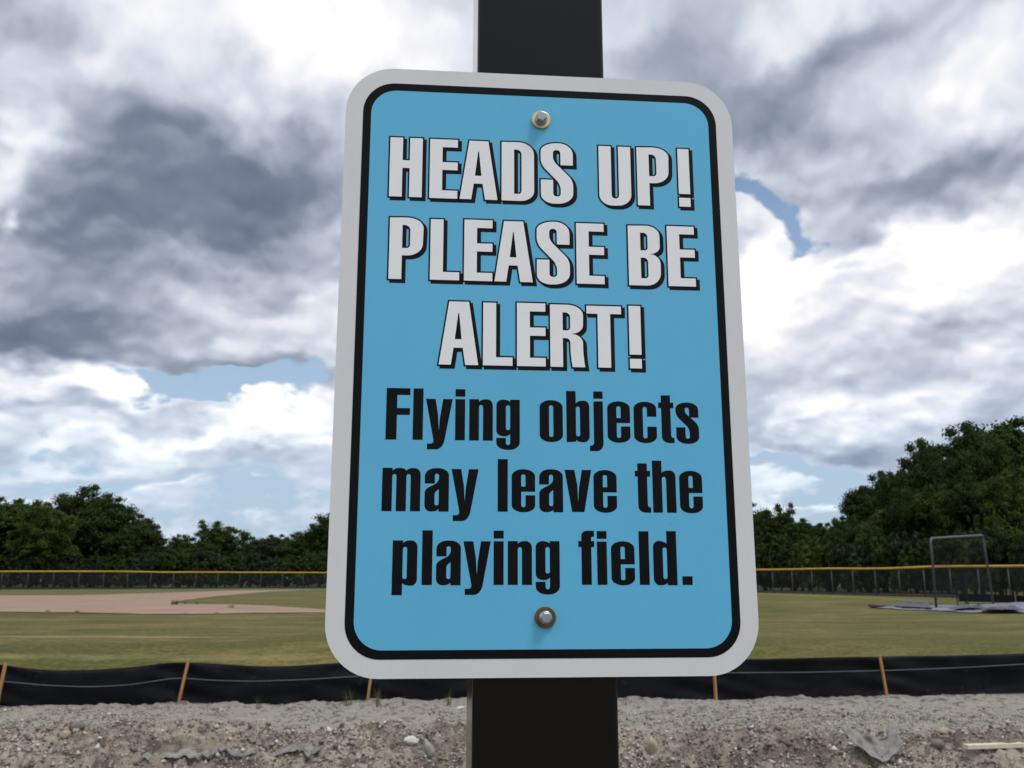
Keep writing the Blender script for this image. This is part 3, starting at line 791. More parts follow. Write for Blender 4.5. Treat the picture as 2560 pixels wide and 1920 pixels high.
# weed tufts round the infield
tl_ = [(436, 1512, .25, .45, 60, .22, 'tallest dark weed tuft at the tip of the infield grass'),
       (462, 1510, .10, .22, 60, .12, 'low dark weed tuft just right of the tallest infield tuft'),
       (492, 1511, .08, .18, 60, .10, 'lowest weed tuft trailing second right of the tallest infield tuft'),
       (577, 1520, .12, .26, 40, .2, 'dark weed tuft alone on the bare dirt right of the grass tip'),
       (191, 1534, .10, .20, 30, .14, 'small weed tuft on the near dirt edge, right one of the left pair'),
       (119, 1532, .08, .18, 26, .12, 'small weed tuft on the near dirt edge, left one of the pair'),
       (462, 1536, .08, .14, 30, .2, 'small weed tuft on the near dirt edge below the tallest tuft'),
       (541, 1534, .07, .13, 26, .12, 'tiny weed tuft on the near dirt edge left of the sign')]
for i, (px, py, a_, b_, nb, sp_, lb) in enumerate(tl_):
    p = at(px, py, z=0); blades('weed_tuft', (p.x, p.y, gz_(p)), nb, a_*.65, b_*.7, sp_*.8, 'weed_dark', 240+i, lb, width=.011)

# ------------------------------------------------------------------ trees beyond the fence
def leaf_cloud(cent, rad, per, size, rg, up=.35):
    """leaf-sized quads spread through clumps"""
    m = len(cent); n = m*per
    c = np.repeat(cent, per, 0); rr = np.repeat(rad, per)[:, None]
    dirs = rg.normal(size=(n, 3)); dirs /= np.linalg.norm(dirs, axis=1)[:, None]
    p = c + dirs*rr*np.minimum(np.abs(rg.normal(.72, .34, (n, 1))), 1.7)*np.array([1.15, 1.15, .8])
    nr = dirs*1.0 + rg.normal(size=(n, 3))*.38 + np.array([0, 0, up]); nr /= np.linalg.norm(nr, axis=1)[:, None]
    t1 = np.cross(nr, rg.normal(size=(n, 3))); t1 /= np.linalg.norm(t1, axis=1)[:, None]; t2 = np.cross(nr, t1)
    s = size*(.55+.9*rg.random((n, 1)))
    V = np.stack([p-t1*s, p+t2*s*.55, p+t1*s, p-t2*s*.55], 1).reshape(-1, 3)
    return V, np.arange(4*n).reshape(n, 4)
def make_tree(seed, H, rx, lowf, nclump, per, leaf, wisp=.2, shape=1.0, zlo=-.75):
    rg = np.random.default_rng(seed); r = random.Random(seed)
    cz = H*(lowf+1)/2; rz = H*(1-lowf)/2*.93
    # a few big boughs, each a lumpy head of clumps
    heads = []
    for k in range(9):
        a = k*2.4+r.uniform(-.4, .4); zz = r.uniform(zlo, .72); q = math.sqrt(max(0, 1-abs(zz)**(2.2*shape)))
        heads.append((math.cos(a)*rx*q*.55, math.sin(a)*rx*q*.55, cz+zz*rz*.75, r.uniform(.38, .58)*rx))
    heads += [(r.uniform(-.2, .2)*rx, r.uniform(-.2, .2)*rx, cz+rz*.58, .50*rx), (r.uniform(-.5, .5)*rx, r.uniform(-.5, .5)*rx, cz+rz*.42, .48*rx)]
    cent = []; rad = []
    for i in range(nclump):
        hx, hy, hz, hr = heads[i % len(heads)]
        dv = rg.normal(size=3); dv /= np.linalg.norm(dv); dv[2] = dv[2]*.85+.1
        k = hr*(.45+.55*rg.random())
        c = np.array([hx, hy, hz])+dv*k; c[2] = min(max(c[2], H*lowf*.8+.15), H*.985)
        cent.append(c); rad.append(H*(.045+.045*rg.random()))
    for i in range(int(nclump*wisp)):                        # thin outer sprays
        hx, hy, hz, hr = heads[r.randrange(len(heads))]
        dv = rg.normal(size=3); dv /= np.linalg.norm(dv); dv[2] = abs(dv[2])
        cent.append(np.array([hx, hy, hz])+dv*hr*(.92+.18*rg.random())); rad.append(H*(.028+.02*rg.random()))
    V, F = leaf_cloud(np.array(cent), np.array(rad), per, leaf, rg)
    V[:, 2] = np.maximum(V[:, 2], .05)
    crown = mesh_np('crown', V, F, MATS['leaf_dark'])
    mb = MB(); tr = H*.022
    mb.tube([(0, 0, -.3), (.05, 0, H*.2), (-.1, .08, H*.45), (.05, 0, H*.7)], [tr*1.25, tr, tr*.75, tr*.3], 8)
    for hx, hy, hz, hr in heads:
        z0 = max(H*.15, hz-H*.28); mb.tube([(0, 0, z0), (hx*.5, hy*.5, (z0+hz)/2+.2), (hx, hy, hz)], [tr*.45, tr*.3, tr*.12], 5)
    trunk = mesh_np('trunk', mb.V, mb.F, MATS['bark'], True)
    return crown, trunk, H, rx
KIND = [make_tree(11, 12, 4.2, .16, 130, 200, .145, .35), make_tree(23, 12, 3.6, .12, 130, 200, .145, .4), make_tree(37, 12, 4.8, .18, 140, 200, .145, .3),
        make_tree(41, 12, 3.2, .10, 120, 190, .14, .6, .8), make_tree(59, 12, 4.3, .14, 130, 200, .145, .45)]
SHR = [make_tree(71, 4.2, 2.3, .0, 90, 90, .17, .2, 1.6, -.98), make_tree(83, 4.2, 2.8, .0, 100, 90, .17, .15, 1.6, -.98)]
LEAFM = {}
def crown_data(me, mt):
    key = (me.name, mt)
    if key not in LEAFM:
        c = me.copy(); c.materials.clear(); c.materials.append(MATS[mt]); LEAFM[key] = c
    return LEAFM[key]
trng = random.Random(5)
def tree(px, top, wpx, D, label, kind=None, mt='leaf_dark', name='tree', cat='tree', group='trees beyond the outfield fence', lib=None):
    lib = lib or KIND
    cr, tk, H, rx = lib[trng.randrange(len(lib)) if kind is None else kind]
    p = at(px, 1445, y=D); tz = at(px, top, y=D).z
    sz = tz/H*1.04; sx = wpx/FPX*D/2/rx
    o = empty(name, (p.x, D, 0), trng.uniform(0, 6.28), label, cat, group); o.scale = (sx, sx, sz)
    link('crown', crown_data(cr, mt), o); link('trunk', tk, o); return o
T_ = [ # px, top py, width px, distance, leaf, label
 (-110, 1250, 260, 116, 'leaf_dark', 'broad tree cut off by the left edge of the picture'),
 (25, 1256, 230, 120, 'leaf_mid', 'light green round tree at the far left above the yellow fence cap'),
 (110, 1268, 170, 112, 'leaf_mid', 'lower bright tree between the far-left tree and the tallest left one'),
 (190, 1232, 210, 124, 'leaf_dark', 'tallest dark tree of the left wood'),
 (270, 1250, 200, 122, 'leaf_dark', 'dark tree on the right shoulder of the left wood'),
 (328, 1312, 130, 118, 'leaf_dark', 'mid-height tree stepping down at the right of the left wood'),
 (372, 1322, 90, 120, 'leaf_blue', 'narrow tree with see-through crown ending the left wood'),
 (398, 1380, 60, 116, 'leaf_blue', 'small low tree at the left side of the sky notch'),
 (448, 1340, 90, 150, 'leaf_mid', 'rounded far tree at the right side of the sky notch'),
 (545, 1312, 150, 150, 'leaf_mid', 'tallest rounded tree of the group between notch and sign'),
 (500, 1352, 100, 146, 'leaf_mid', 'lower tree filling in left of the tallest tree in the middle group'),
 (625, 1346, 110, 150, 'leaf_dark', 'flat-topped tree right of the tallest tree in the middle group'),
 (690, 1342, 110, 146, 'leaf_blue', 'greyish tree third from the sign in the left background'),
 (752, 1328, 120, 142, 'leaf_dark', 'dark tree second from the left edge of the sign'),
 (822, 1288, 130, 138, 'leaf_dark', 'tree partly hidden by the left edge of the sign'),
 (1885, 1264, 150, 128, 'leaf_dark', 'tree partly hidden by the right edge of the sign'),
 (1948, 1272, 120, 120, 'leaf_dark', 'spreading tree with gaps first clear of the sign on the right'),
 (2010, 1304, 110, 116, 'leaf_dark', 'lower tree right of the spreading one near the sign'),
 (2066, 1312, 110, 110, 'leaf_dark', 'lowest tree in the dip of the right wood'),
 (2112, 1292, 100, 100, 'leaf_dark', 'tree rising from the dip towards the tall right wood'),
 (2172, 1212, 120, 88, 'leaf_dark', 'leaning tree at the left shoulder of the tall right wood'),
 (2212, 1170, 120, 92, 'leaf_dark', 'feathery-topped tree on the shoulder of the tall right wood'),
 (2262, 1188, 130, 84, 'leaf_dark', 'dense tree just left of the pointed one in the right wood'),
 (2318, 1088, 130, 90, 'leaf_dark', 'pointed wispy tree standing above the practice screen'),
 (2368, 1150, 130, 84, 'leaf_dark', 'round tree in front of the pointed one in the right wood'),
 (2432, 1046, 190, 92, 'leaf_dark', 'tall broad tree against the sky near the right edge'),
 (2490, 1100, 150, 82, 'leaf_dark', 'tree below and right of the tall broad one, near right edge'),
 (2560, 1040, 200, 88, 'leaf_dark', 'tallest tree cut by the right edge of the picture'),
 (2660, 1060, 220, 80, 'leaf_dark', 'tree just beyond the right edge of the wood')]
KD = [0, 4, 2, 2, 0, 1, 3, 1, 0, 2, 1, 0, 4, 1, 0, 0, 2, 4, 0, 1, 3, 3, 0, 3, 4, 3, 0, 3, 0]
for i, (px, top_, w, D, mt, lb) in enumerate(T_):
    tree(px, top_, w, D, lb, KD[i], mt)
for px, top_, w, D in ((905, 1275, 170, 140), (1040, 1300, 180, 136), (1180, 1310, 180, 134), (1320, 1300, 180, 130), (1460, 1290, 180, 128), (1600, 1285, 180, 128), (1740, 1280, 180, 130)):
    tree(px, top_, w, D, 'leafy tree in the wood behind the sign', None, 'leaf_dark', group='trees hidden behind the sign')
for k, (px, top_, w, D) in enumerate(((2150, 1300, 120, 80), (2215, 1275, 130, 78), (2290, 1240, 140, 76), (2375, 1225, 150, 74), (2455, 1205, 150, 72), (2535, 1190, 160, 70))):
    tree(px, top_, w, D, ('bright lower tree, first of six along the front of the right wood', 'second of six lower trees along the front of the right wood', 'third of six lower front trees, left of the practice screen',
        'fourth of six lower front trees, behind the practice screen', 'fifth of six lower front trees, right of the practice screen', 'last of six lower front trees, at the right edge')[k], None, 'leaf_mid' if k % 2 else 'leaf_dark')
# second row that closes the gaps between the crowns
for px, top_, w, D in [(-60, 1330, 200, 150), (90, 1310, 200, 150), (210, 1300, 200, 150), (310, 1345, 140, 145), (470, 1380, 130, 185), (580, 1370, 150, 185), (680, 1368, 150, 180), (780, 1350, 150, 175),
                       (1900, 1320, 170, 160), (2020, 1335, 150, 150), (2110, 1330, 140, 130), (2200, 1260, 160, 112), (2300, 1200, 180, 112), (2400, 1150, 180, 110), (2510, 1140, 190, 110), (2600, 1130, 200, 110)]:
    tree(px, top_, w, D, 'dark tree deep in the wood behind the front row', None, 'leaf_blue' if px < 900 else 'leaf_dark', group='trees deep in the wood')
# leaf litter under the wood, and the far mass of forest behind it
lit = []
for p in line: lit.append((p.x, p.y+2.5))
lit2 = [(x*1.9, y*1.5+140) for x, y in lit]
nL = len(lit); V = []; F = []
for k in range(7):
    for (x0, y0), (x1, y1) in zip(lit, lit2):
        f = k/6; x, y = x0+(x1-x0)*f, y0+(y1-y0)*f; V.append((x, y, float(field_z(x, y))+.06))
for k in range(6):
    for i in range(nL-1): a = k*nL+i; F.append((a, a+1, a+nL+1, a+nL))
mat('leaf_litter', m_rock, a=(.035, .032, .018), b=(.022, .024, .012))
tag(link('forest_floor', mesh_np('forest_floor', V, F, MATS['leaf_litter'], True)), kind='structure')
rg = np.random.default_rng(99); fc = []; fr_ = []
for i in range(420):
    px = -600 + 3900*rg.random(); D = np.interp(px, [-600, 800, 1900, 2600, 3300], [190, 215, 195, 150, 120])+25*rg.random()
    p = at(px, 1445, y=D); hmax = np.interp(px, [-600, 300, 420, 800, 1900, 2080, 2300, 3300], [10, 9, 7, 9, 9, 8, 11, 13])
    fc.append((p.x, D, hmax*rg.random()**.8)); fr_.append(1.6+1.3*rg.random())
V, F = leaf_cloud(np.array(fc), np.array(fr_), 110, .55, rg); V[:, 2] = np.maximum(V[:, 2], 0.)
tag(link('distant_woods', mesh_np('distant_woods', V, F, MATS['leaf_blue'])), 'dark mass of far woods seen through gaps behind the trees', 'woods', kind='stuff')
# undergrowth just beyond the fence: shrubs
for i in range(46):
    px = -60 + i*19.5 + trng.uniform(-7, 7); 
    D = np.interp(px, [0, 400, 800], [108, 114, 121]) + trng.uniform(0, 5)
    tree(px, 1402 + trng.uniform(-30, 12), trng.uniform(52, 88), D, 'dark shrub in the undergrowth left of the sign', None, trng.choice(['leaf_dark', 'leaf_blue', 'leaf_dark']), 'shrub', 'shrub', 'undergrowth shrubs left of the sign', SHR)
for i in range(40):
    px = 1850 + i*20 + trng.uniform(-7, 7)
    D = np.interp(px, [1850, 2127, 2402, 2700], [90, 76, 66, 58]) + trng.uniform(0, 4)
    tree(px, 1375 - (px-1850)*.06 + trng.uniform(-30, 14), trng.uniform(70, 120), D, 'dark shrub in the undergrowth right of the sign', None, trng.choice(['leaf_dark', 'leaf_blue', 'leaf_dark', 'leaf_mid']), 'shrub', 'shrub', 'undergrowth shrubs right of the sign', SHR)
for i in range(16):
    px = 880 + i*60
    tree(px, 1395, 110, 125, 'dark shrub in the undergrowth behind the sign', None, 'leaf_dark', 'shrub', 'shrub', 'undergrowth shrubs behind the sign', SHR)

# ------------------------------------------------------------------ post and sign
YAW = math.atan2(.08407, .99213)
fw = Vector((0, math.cos(PITCH), math.sin(PITCH))); upv = Vector((0, -math.sin(PITCH), math.cos(PITCH)))
SC = Vector((0, 0, CAMZ)) + Vector((.02378, 0, 0)) + fw*.68242 + upv*.02101
gzp = -.55
nrm = Vector((math.sin(YAW), -math.cos(YAW), 0))       # out of the sign's face
PW_ = .1016
pc = SC - nrm*(.0022 + PW_/2)
post = MB().box((0, 0, (3.3+gzp)/2 - gzp - .0), (PW_, PW_, 3.3 - gzp)).build('sign_post', MATS['post_black'], None, bevel=.0035, seg=3)
for v in post.data.vertices: v.co.z += 0
post.location = (pc.x, pc.y, gzp); post.rotation_euler = (0, 0, YAW)
for v in post.data.vertices: v.co.x += -.0003
tag(post, 'square black painted post carrying the blue sign', 'post')
sg = empty('warning_sign', tuple(SC), YAW, 'blue and white HEADS UP warning sign bolted to the black post', 'sign')

def rrect(w, h, r, n=12):
    pts = []
    for cx, cy, a0 in ((w-r, h-r, 0), (-w+r, h-r, 90), (-w+r, -h+r, 180), (w-r, -h+r, 270)):
        for k in range(n+1):
            a = R(a0+90*k/n); pts.append((cx+r*math.cos(a), cy+r*math.sin(a)))
    return pts
def plate(name, conts, y, thick, mt, parent, edge=None, back=True):
    """flat outline in the sign's plane (mm), front face at -y, with real thickness"""
    tri = tessellate_polygon([[Vector((a, b, 0)) for a, b in c] for c in conts])
    flat = [p for c in conts for p in c]; n = len(flat)
    V = [(a*.001, -y*.001, b*.001) for a, b in flat] + [(a*.001, -(y-thick)*.001, b*.001) for a, b in flat]
    F = []
    for t in tri:
        a, b, c = t
        p, q, s = flat[a], flat[b], flat[c]
        cr = (q[0]-p[0])*(s[1]-p[1]) - (q[1]-p[1])*(s[0]-p[0])
        if cr < 0: a, c = c, a
        F.append((a, b, c))
    nf = len(F)
    if back: F += [(c+n, b+n, a+n) for a, b, c in F[:nf]]
    k = 0
    for c in conts:
        m = len(c); area = sum(c[i][0]*c[(i+1) % m][1]-c[(i+1) % m][0]*c[i][1] for i in range(m))
        for i in range(m):
            a, b = k+i, k+(i+1) % m
            F.append((a, a+n, b+n, b))
        k += m
    me = mesh_np(name, V, F, MATS[mt])
    if edge:
        me.materials.append(MATS[edge])
        for p in me.polygons[nf:]: p.material_index = 1
    bm = bmesh.new(); bm.from_mesh(me); bmesh.ops.recalc_face_normals(bm, faces=bm.faces[:]); bm.to_mesh(me); bm.free()
    return link(name, me, parent)
plate('aluminium_panel', [rrect(152.4, 228.6, 37.)], 0.0, 2.0, 'sign_white', sg, 'sheet_edge')
plate('black_border', [rrect(139.2, 216.0, 24.5), rrect(133.0, 209.9, 19.5)], .16, .14, 'print_black', sg)
plate('blue_field', [rrect(133.05, 209.95, 19.55)], .10, .09, 'sign_blue', sg)

GLYPHS={
'H':"0,48.75 9.67,48.75 9.67,30.13 15.14,30.13 15.14,48.75 24.75,48.75 24.75,0.32 15.14,0.32 15.14,23.83 9.67,23.83 9.67,0.32 0,0.32",
'E':"0,48.61 21.34,48.61 21.34,42.17 9.64,42.17 9.64,29.77 21.34,29.77 21.34,23.36 9.64,23.36 9.64,6.55 21.34,6.55 21.34,0.08 0,0.08",
'A':"7.15,48.41 21.8,48.41 28.96,0.12 19.43,0.12 17.52,13 10.72,13 8.87,0.12 0,0.12|13.94,39.57 14.62,39.57 16.62,19.47 11.54,19.47",
'D':"0,48.41 25.14,49.08,13.12,10.27 25.14,0.08,8.43,10.68 0,0.08|9.65,42.53 15.43,42.53,4.26,3.98 15.43,5.78,2.81,2.53 9.65,5.78",
'S':"25.14,30.82 25.14,49.63,9.77,12.07 0,48.52,11.99,6.28 0,30.82,4.54,5.11 15.42,14.77,4.54,4.54 15.42,4.77,2.55,2.55 9.56,4.77,2.54,2.54 9.56,18.36 0,18.36 0,-1.61,7.88,11.25 25.14,-0.68,11.32,8.49 25.14,18.36,4.56,4.56 9.56,34.27,3.42,3.42 9.56,43.35,2.57,2.86 15.42,43.35,2.86,2.58 15.42,30.82",
'U':"0,48.29 9.65,48.29 9.65,4.65,3.14,2.86 15.48,4.65,2.86,3.15 15.48,48.29 25.11,48.29 25.11,-0.78,9.16,10.31 0,-1.47,10.81,9.1",
'P':"0,48.34 25.58,49.07,13.46,8.78 24.77,18.59,9.28,11.6 9.53,18.59 9.53,-0.11 0,-0.11|9.53,42.7 15.41,42.7,4.37,4.08 15.41,24.38,2.61,2.61 9.53,24.38",
'!':"0,48.41 9.01,48.41 9.01,10.47 0,10.47|0,7.23 9.01,7.23 9.01,-0.05 0,-0.05",
'L':"0,48.12 9.64,48.12 9.64,6.39 21.87,6.39 21.87,0.11 0,0.11",
'B':"0,47.9 24.64,48.53,10.89,8.59 24.64,25.97,5.41,7.4 15.93,25.29 25.04,24.47,7.4,7.4 24.64,-0.05,10.17,10.73 0,-0.05|9.5,42.44 15.18,42.44,3.42,3.42 15.18,28.14,2.56,2.56 9.5,28.14|9.5,22.24 15.18,22.24,3.4,3.4 15.18,5.7,2.54,2.54 9.5,5.7",
'R':"0,48.03 25.13,48.03,12.33,8.22 24.63,26.35,5.94,7.42 15.14,25.52 24.63,24.23,6.68,5.93 24.63,9.77,5.91,5.91 25.99,0.04 16.58,0.04 15.14,9.77,5.89,5.89 15.14,22.11,3.7,3.33 9.45,22.11 9.45,0.04 0,0.04|9.45,42.02 15.14,42.02,3.72,3.72 15.14,28.08,2.59,2.59 9.45,28.08",
'T':"0,47.67 26.34,47.67 26.34,41.56 17.94,41.56 17.94,0.09 8.35,0.09 8.35,41.56 0,41.56",
'F':"0,37.7 17.08,37.7 17.08,32.67 7.78,32.67 7.78,23.01 17.08,23.01 17.08,18.04 7.78,18.04 7.78,-0.02 0,-0.02",
'l':"0,37.67 7.21,37.67 7.21,-0 0,-0",
'y':"0,30.15 6.94,30.15 8.86,18.62 9.62,6.71 10.31,16.53 12.42,30.15 19.33,30.15 12.54,-6.75,6.77,4.69 1.25,-6.75 1.26,-2.67 5.95,-2.67,2.34,2.08 5.72,0.67,1.3,1.3",
'i':"0,37.66 7.08,37.66 7.08,32.17 0,32.17|0,30.25 7.08,30.25 7.08,0.04 0,0.04",
'n':"0,30.41 7.05,30.41 7.05,28.42 8.52,30.41,2.12,3.19 17.14,30.41,4.26,4.79 17.14,0.02 10.02,0.02 10.02,26.23,2.02,1.48 7.05,26.23,1.48,2.01 7.05,0.02 0,0.02",
'g':"10.1,30.44 17.11,30.44 17.11,-6.53,5.81,7.4 0,-6.53,7.89,5.26 0,2.15 6.95,2.15 6.95,-3.02,1.85,1.48 10.1,-3.02,1.48,1.85 10.1,5.12 8.35,3.35,1.9,2.65 0,3.35,5.28,4.22 0,30.44,4.26,4.79 8.35,30.44,3.73,2.13 10.1,28.81|6.95,26.27,1.49,1.49 10.1,26.27,1.49,1.49 10.1,7.9,1.48,1.48 6.95,7.9,1.48,1.48",
'o':"0,30.6,5.35,8.45 17.05,30.6,8.49,5.38 17.05,-0.45,5.33,8.41 0,-0.45,8.37,5.3|6.93,26.7,1.24,1.24 10.07,26.7,1.24,1.24 10.07,3.39,1.23,1.23 6.93,3.39,1.23,1.23",
'b':"0,37.67 7.02,37.67 7.02,28.42 8.85,30.59,2.27,3.41 17.02,30.59,3.98,4.55 17.02,-0.33,4.51,4.51 8.85,-0.33,3.37,1.97 7.02,1.58 7.02,0.07 0,-0.33|7.02,26.13,1.47,1.47 10.03,26.13,1.47,1.47 10.03,4.05,1.46,1.46 7.02,4.05,1.46,1.46",
'j':"3.14,37.69 10.1,37.69 10.1,32.23 3.14,32.23|3.14,30.18 10.1,30.18 10.1,-6.68,5.64,5.07 0,-6.68 0,-2.67 3.14,-2.67,2.25,2.25",
'e':"0,30.5,5.14,8.56 16.93,30.5,8.6,5.16 16.93,14.32 6.87,14.32 6.87,3.24,1.59,1.42 9.99,3.24,1.42,1.59 9.99,11.78 16.93,11.78 16.93,-0.34,4.83,8.52 0,-0.34,8.48,5.09|6.87,26.77,1.26,1.26 9.99,26.77,1.26,1.26 9.99,17.99 6.87,17.99",
'c':"0,30.52,5.16,8.6 17.06,30.52,8.64,4.9 17.06,19.34 9.99,19.34 9.99,26.67,1.61,1.44 6.85,26.67,1.43,1.61 6.85,3.17,1.6,1.42 9.99,3.17,1.43,1.6 9.99,11.91 17.06,11.91 17.06,-0.34,5.14,8.56 0,-0.34,8.52,5.11",
't':"2.03,35.6 9.01,35.6 9.01,30.13 11.33,30.13 11.33,25.98 9.01,25.98 9.01,3.81,2.18,1.43 11.33,3.81 11.33,-0.11 2.03,-0.11,5.71,4.57 2.03,25.98 0,25.98 0,30.13 2.03,30.13",
's':"17.15,19.13 17.15,30.41,5.23,8.13 0,30.41,8.67,4.63 0,20.68,2.88,3.46 10.13,10.74,2.88,3.46 10.13,3.26,1.72,1.55 6.94,3.26,1.55,1.72 6.94,11.71 0,11.71 0,-0.57,5.15,8.59 17.15,-0.57,8.63,5.18 17.15,13.56,3.18,3.75 6.94,22.67,2.02,2.31 6.94,26.63,1.62,1.5 10.13,26.63,1.51,1.62 10.13,19.13",
'm':"0,30.56 7.1,30.56 7.1,28.56 8.51,30.56,2.06,3.6 15.61,30.56,3.09,1.96 17.05,28.56 18.44,30.56,1.96,3.09 27.1,30.56,4.65,4.65 27.1,-0.07 20.09,-0.07 20.09,26.29,1.96,1.44 17.05,26.29,1.44,1.96 17.05,-0.07 10,-0.07 10,26.29,1.95,1.44 7.1,26.29,1.44,1.95 7.1,-0.07 0,-0.07",
'a':"0,19.66 0,30.65,5.69,7.76 17.19,30.65,7.79,5.19 17.19,-0.19 10.08,-0.19 10.08,1.64 8.55,-0.19,2.05,3.08 0,-0.19,4.61,4.61 0,15.67,2.32,3.6 10.08,20.54,3.62,3.1 10.08,26.72,1.55,1.4 7.12,26.72,1.4,1.55 7.12,19.66|10.08,15.67 10.08,4.12,1.44,1.39 7.12,4.12,1.39,1.44 7.12,13.34,1.29,1.55",
'v':"0,30.37 7.02,30.37 9.23,18.98 9.55,6.47 10.35,17.32 12.56,30.37 19.43,30.37 14.06,0.08 5.17,0.08",
'h':"0,37.69 7.01,37.69 7.01,28.92 8.9,30.58,2.21,2.91 17.18,30.58,4.08,4.66 17.18,-0.04 10.11,-0.04 10.11,26,2.09,1.45 7.01,26,1.45,2.09 7.01,-0.04 0,-0.04",
'p':"0,30.59 7.18,30.59 7.18,28.78 8.76,30.59,2.03,3.04 17.32,30.59,4.57,4.57 17.32,-0.42,4.28,4.03 8.76,-0.42,3.51,2.01 7.18,1.51 7.18,-6.88 0,-6.88|7.18,26.19,1.42,1.42 10.18,26.19,1.42,1.42 10.18,4.06,1.41,1.41 7.18,4.06,1.41,1.41",
'f':"2.17,37.89,3.58,4.13 11.4,37.89 11.4,33.69 9.25,33.69,1.38,1.21 9.25,30.55 11.4,30.55 11.4,26.37 9.25,26.37 9.25,0.09 2.17,0.09 2.17,26.37 0,26.37 0,30.55 2.17,30.55",
'd':"9.99,37.82 17.07,37.82 17.07,-0.26 9.99,-0.26 9.99,1.36 8.21,-0.26,1.94,2.77 0,-0.26,4.42,4.69 0,30.84,4.46,4.18 8.21,30.84,3.91,2.23 9.99,28.77|6.99,26.25,1.51,1.51 9.99,26.25,1.51,1.51 9.99,4.1,1.5,1.5 6.99,4.1,1.5,1.5",
'.':"0,5.96 7.36,5.96 7.36,-0.09 0,-0.09",
}
TEXT=[('H',-117.61,121.6,0),('E',-87.14,121.6,0),('A',-64.06,121.6,0),('D',-31.92,121.6,0),('S',-1.52,121.6,0),('U',44.0,121.6,0),('P',74.16,121.6,0),('!',106.88,121.6,0),('P',-116.19,56.49,1),('L',-85.51,56.49,1),('E',-60.09,56.49,1),('A',-37.13,56.49,1),('S',-5.0,56.49,1),('E',25.33,56.49,1),('B',65.49,56.49,1),('E',96.03,56.49,1),('A',-77.84,-8.37,2),('L',-45.39,-8.37,2),('E',-20.18,-8.37,2),('R',4.68,-8.37,2),('T',32.28,-8.37,2),('!',64.45,-8.37,2),('F',-114.98,-64.12,3),('l',-95.62,-64.12,3),('y',-86.5,-64.12,3),('i',-65.16,-64.12,3),('n',-55.0,-64.12,3),('g',-35.29,-64.12,3),('o',-3.61,-64.12,3),('b',16.13,-64.12,3),('j',33.18,-64.12,3),('e',46.48,-64.12,3),('c',66.17,-64.12,3),('t',84.89,-64.12,3),('s',97.78,-64.12,3),('m',-116.37,-115.06,4),('a',-86.25,-115.06,4),('y',-67.31,-115.06,4),('l',-34.15,-115.06,4),('e',-24.12,-115.06,4),('a',-4.22,-115.06,4),('v',14.32,-115.06,4),('e',35.31,-115.06,4),('t',65.81,-115.06,4),('h',78.7,-115.06,4),('e',98.6,-115.06,4),('p',-107.76,-166.12,5),('l',-87.16,-166.12,5),('a',-77.18,-166.12,5),('y',-58.26,-166.12,5),('i',-36.9,-166.12,5),('n',-26.84,-166.12,5),('g',-7.07,-166.12,5),('f',23.6,-166.12,5),('i',36.95,-166.12,5),('e',47.04,-166.12,5),('l',67.33,-166.12,5),('d',77.57,-166.12,5),('.',98.27,-166.12,5)]

def parse(ch):
    return [[tuple(map(float, p.split(','))) for p in c.split(' ')] for c in GLYPHS[ch].split('|')]
def rounded(c, n=9):
    """control polygon with soft corners -> dense outline"""
    out = []; m = len(c)
    for i in range(m):
        p = c[i]; a = c[i-1]; b = c[(i+1) % m]
        P0 = Vector(p[:2])
        if len(p) < 4: out.append(tuple(P0)); continue
        va = Vector(a[:2])-P0; vb = Vector(b[:2])-P0
        d1 = min(p[2], va.length*.98); d2 = min(p[3], vb.length*.98)
        A = P0+va.normalized()*d1; B = P0+vb.normalized()*d2
        c1 = A.lerp(P0, .56); c2 = B.lerp(P0, .56)
        for k in range(n+1):
            t = k/n; s = 1-t
            q = A*s**3 + c1*3*s*s*t + c2*3*s*t*t + B*t**3; out.append(tuple(q))
    o2 = [out[0]]
    for q in out[1:]:
        if (Vector(q)-Vector(o2[-1])).length > .03: o2.append(q)
    if (Vector(o2[0])-Vector(o2[-1])).length < .03: o2.pop()
    return o2
def area(c): return sum(c[i][0]*c[(i+1) % len(c)][1]-c[(i+1) % len(c)][0]*c[i][1] for i in range(len(c)))/2
def inside(p, c):
    r = False
    for i in range(len(c)):
        (x1, y1), (x2, y2) = c[i], c[(i+1) % len(c)]
        if (y1 > p[1]) != (y2 > p[1]) and p[0] < (x2-x1)*(p[1]-y1)/(y2-y1)+x1: r = not r
    return r
def offset(c, dlt):
    """grow an outline by dlt (mitred)"""
    m = len(c); s = 1 if area(c) > 0 else -1; out = []
    for i in range(m):
        p0, p1, p2 = Vector(c[i-1]), Vector(c[i]), Vector(c[(i+1) % m])
        e1 = (p1-p0).normalized(); e2 = (p2-p1).normalized()
        n1 = Vector((e1.y, -e1.x))*s; n2 = Vector((e2.y, -e2.x))*s
        b = n1+n2
        if b.length < 1e-6: b = n1
        b.normalize(); k = dlt/max(.35, b.dot(n1)); out.append(tuple(p1+b*k))
    return out
OUT, SHX, SHY = 1.16, 1.88, -1.88
GM = {}
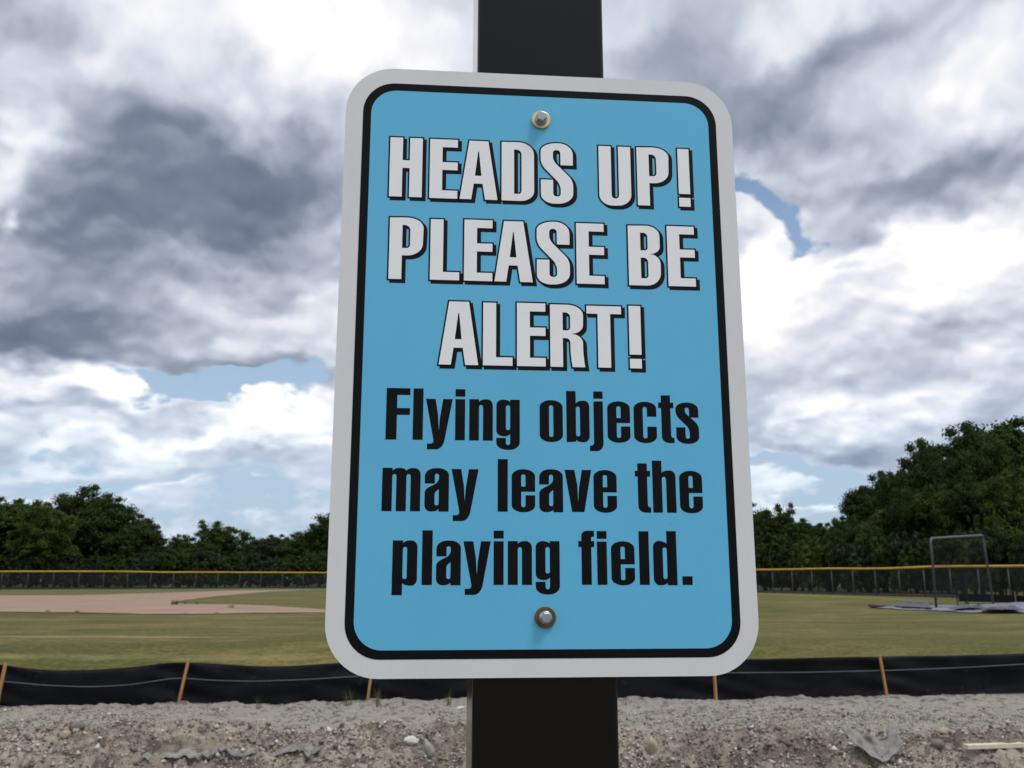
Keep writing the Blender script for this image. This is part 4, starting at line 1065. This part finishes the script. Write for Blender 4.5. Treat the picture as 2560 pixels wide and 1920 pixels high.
def glyph_objs(ch, white):
    if (ch, white) in GM: return GM[(ch, white)]
    cs = [rounded(c) for c in parse(ch)]
    res = []
    # separate islands (dots) and holes
    outer = [c for c in cs if not any(c is not k and inside(c[0], k) for k in cs)]
    holes = [c for c in cs if c not in outer]
    top_y = .42 if white else .26
    def mk(name, grow, y, th, mt, dx=0, dy=0):
        """the glyph, grown by a rim of the given width, as one thin plate"""
        bm = bmesh.new()
        for k in outer:
            hs = [] if (grow and ch == 'A') else [h for h in holes if inside(h[0], k)]
            o = plate(name, [[(a+dx, b+dy) for a, b in c] for c in [k]+hs], y, th, mt, None)
            bm.from_mesh(o.data); dt = o.data; bpy.data.objects.remove(o); bpy.data.meshes.remove(dt)
            for c, sg_ in [(k, 1)]+[(h, -1) for h in hs] if grow else []:
                c2 = offset(c, grow*sg_); m = len(c)
                for yy in (y, y-th):
                    va = [bm.verts.new(((a+dx)*.001, -yy*.001, (b+dy)*.001)) for a, b in c]; vb = [bm.verts.new(((a+dx)*.001, -yy*.001, (b+dy)*.001)) for a, b in c2]
                    for q in range(m): bm.faces.new((va[q], va[(q+1) % m], vb[(q+1) % m], vb[q]))
        for f in bm.faces:
            if f.normal.y > .5 and abs(f.calc_center_median().y + y*.001) < 1e-5: f.normal_flip()
        me = bpy.data.meshes.new(name); bm.to_mesh(me); bm.free(); me.materials.append(MATS[mt]); return me
    if white:
        res = [('letter', mk('letter', 0, .40, .10, 'print_white')), ('letter_outline', mk('letter_outline', OUT, .30, .10, 'print_black')), ('letter_shadow', mk('letter_shadow', OUT, .20, .10, 'print_shadow', SHX, SHY))]
    else: res = [('letter', mk('letter', 0, .20, .10, 'print_black'))]
    GM[(ch, white)] = res; return res
for ch, x, bl, ln in TEXT:
    white = ln < 3
    objs = glyph_objs(ch, white)
    L = link('letter', objs[0][1], sg, (x*.001, 0, bl*.001))
    for nm, me in objs[1:]: link(nm, me, L)

# bolts: a washer and a hexagon head with its flange
def bolt(x, z, wmat, hexr, proud, spin, tilt):
    b = MB().tube([(0, .001, 0), (0, -.0016, 0)], .0074, 40).build('washer', MATS[wmat], sg, False, bevel=.0003)
    b.location = (x, -.0004, z)
    bo = MB().tube([(0, 0, 0), (0, -.0013, 0), (0, -.0019, 0)], [.0047, .0047, .0042], 32).build('bolt_flange', MATS['bolt_steel'], b, True)
    bo.location = (0, -.0016, 0)
    hd = MB().tube([(0, 0, 0), (0, -proud, 0), (0, -proud-.0006, 0)], [hexr, hexr, hexr*.84], 6).build('bolt_head', MATS['bolt_steel'], b, bevel=.00018)
    hd.location = (0, -.0033, 0); hd.rotation_euler = (tilt, spin, 0)
bolt(-.0012, .1895, 'washer_yellow_zinc', .0042, .0040, .35, R(2))
bolt(-.0006, -.1884, 'washer_rust', .0041, .0022, .1, R(-1))
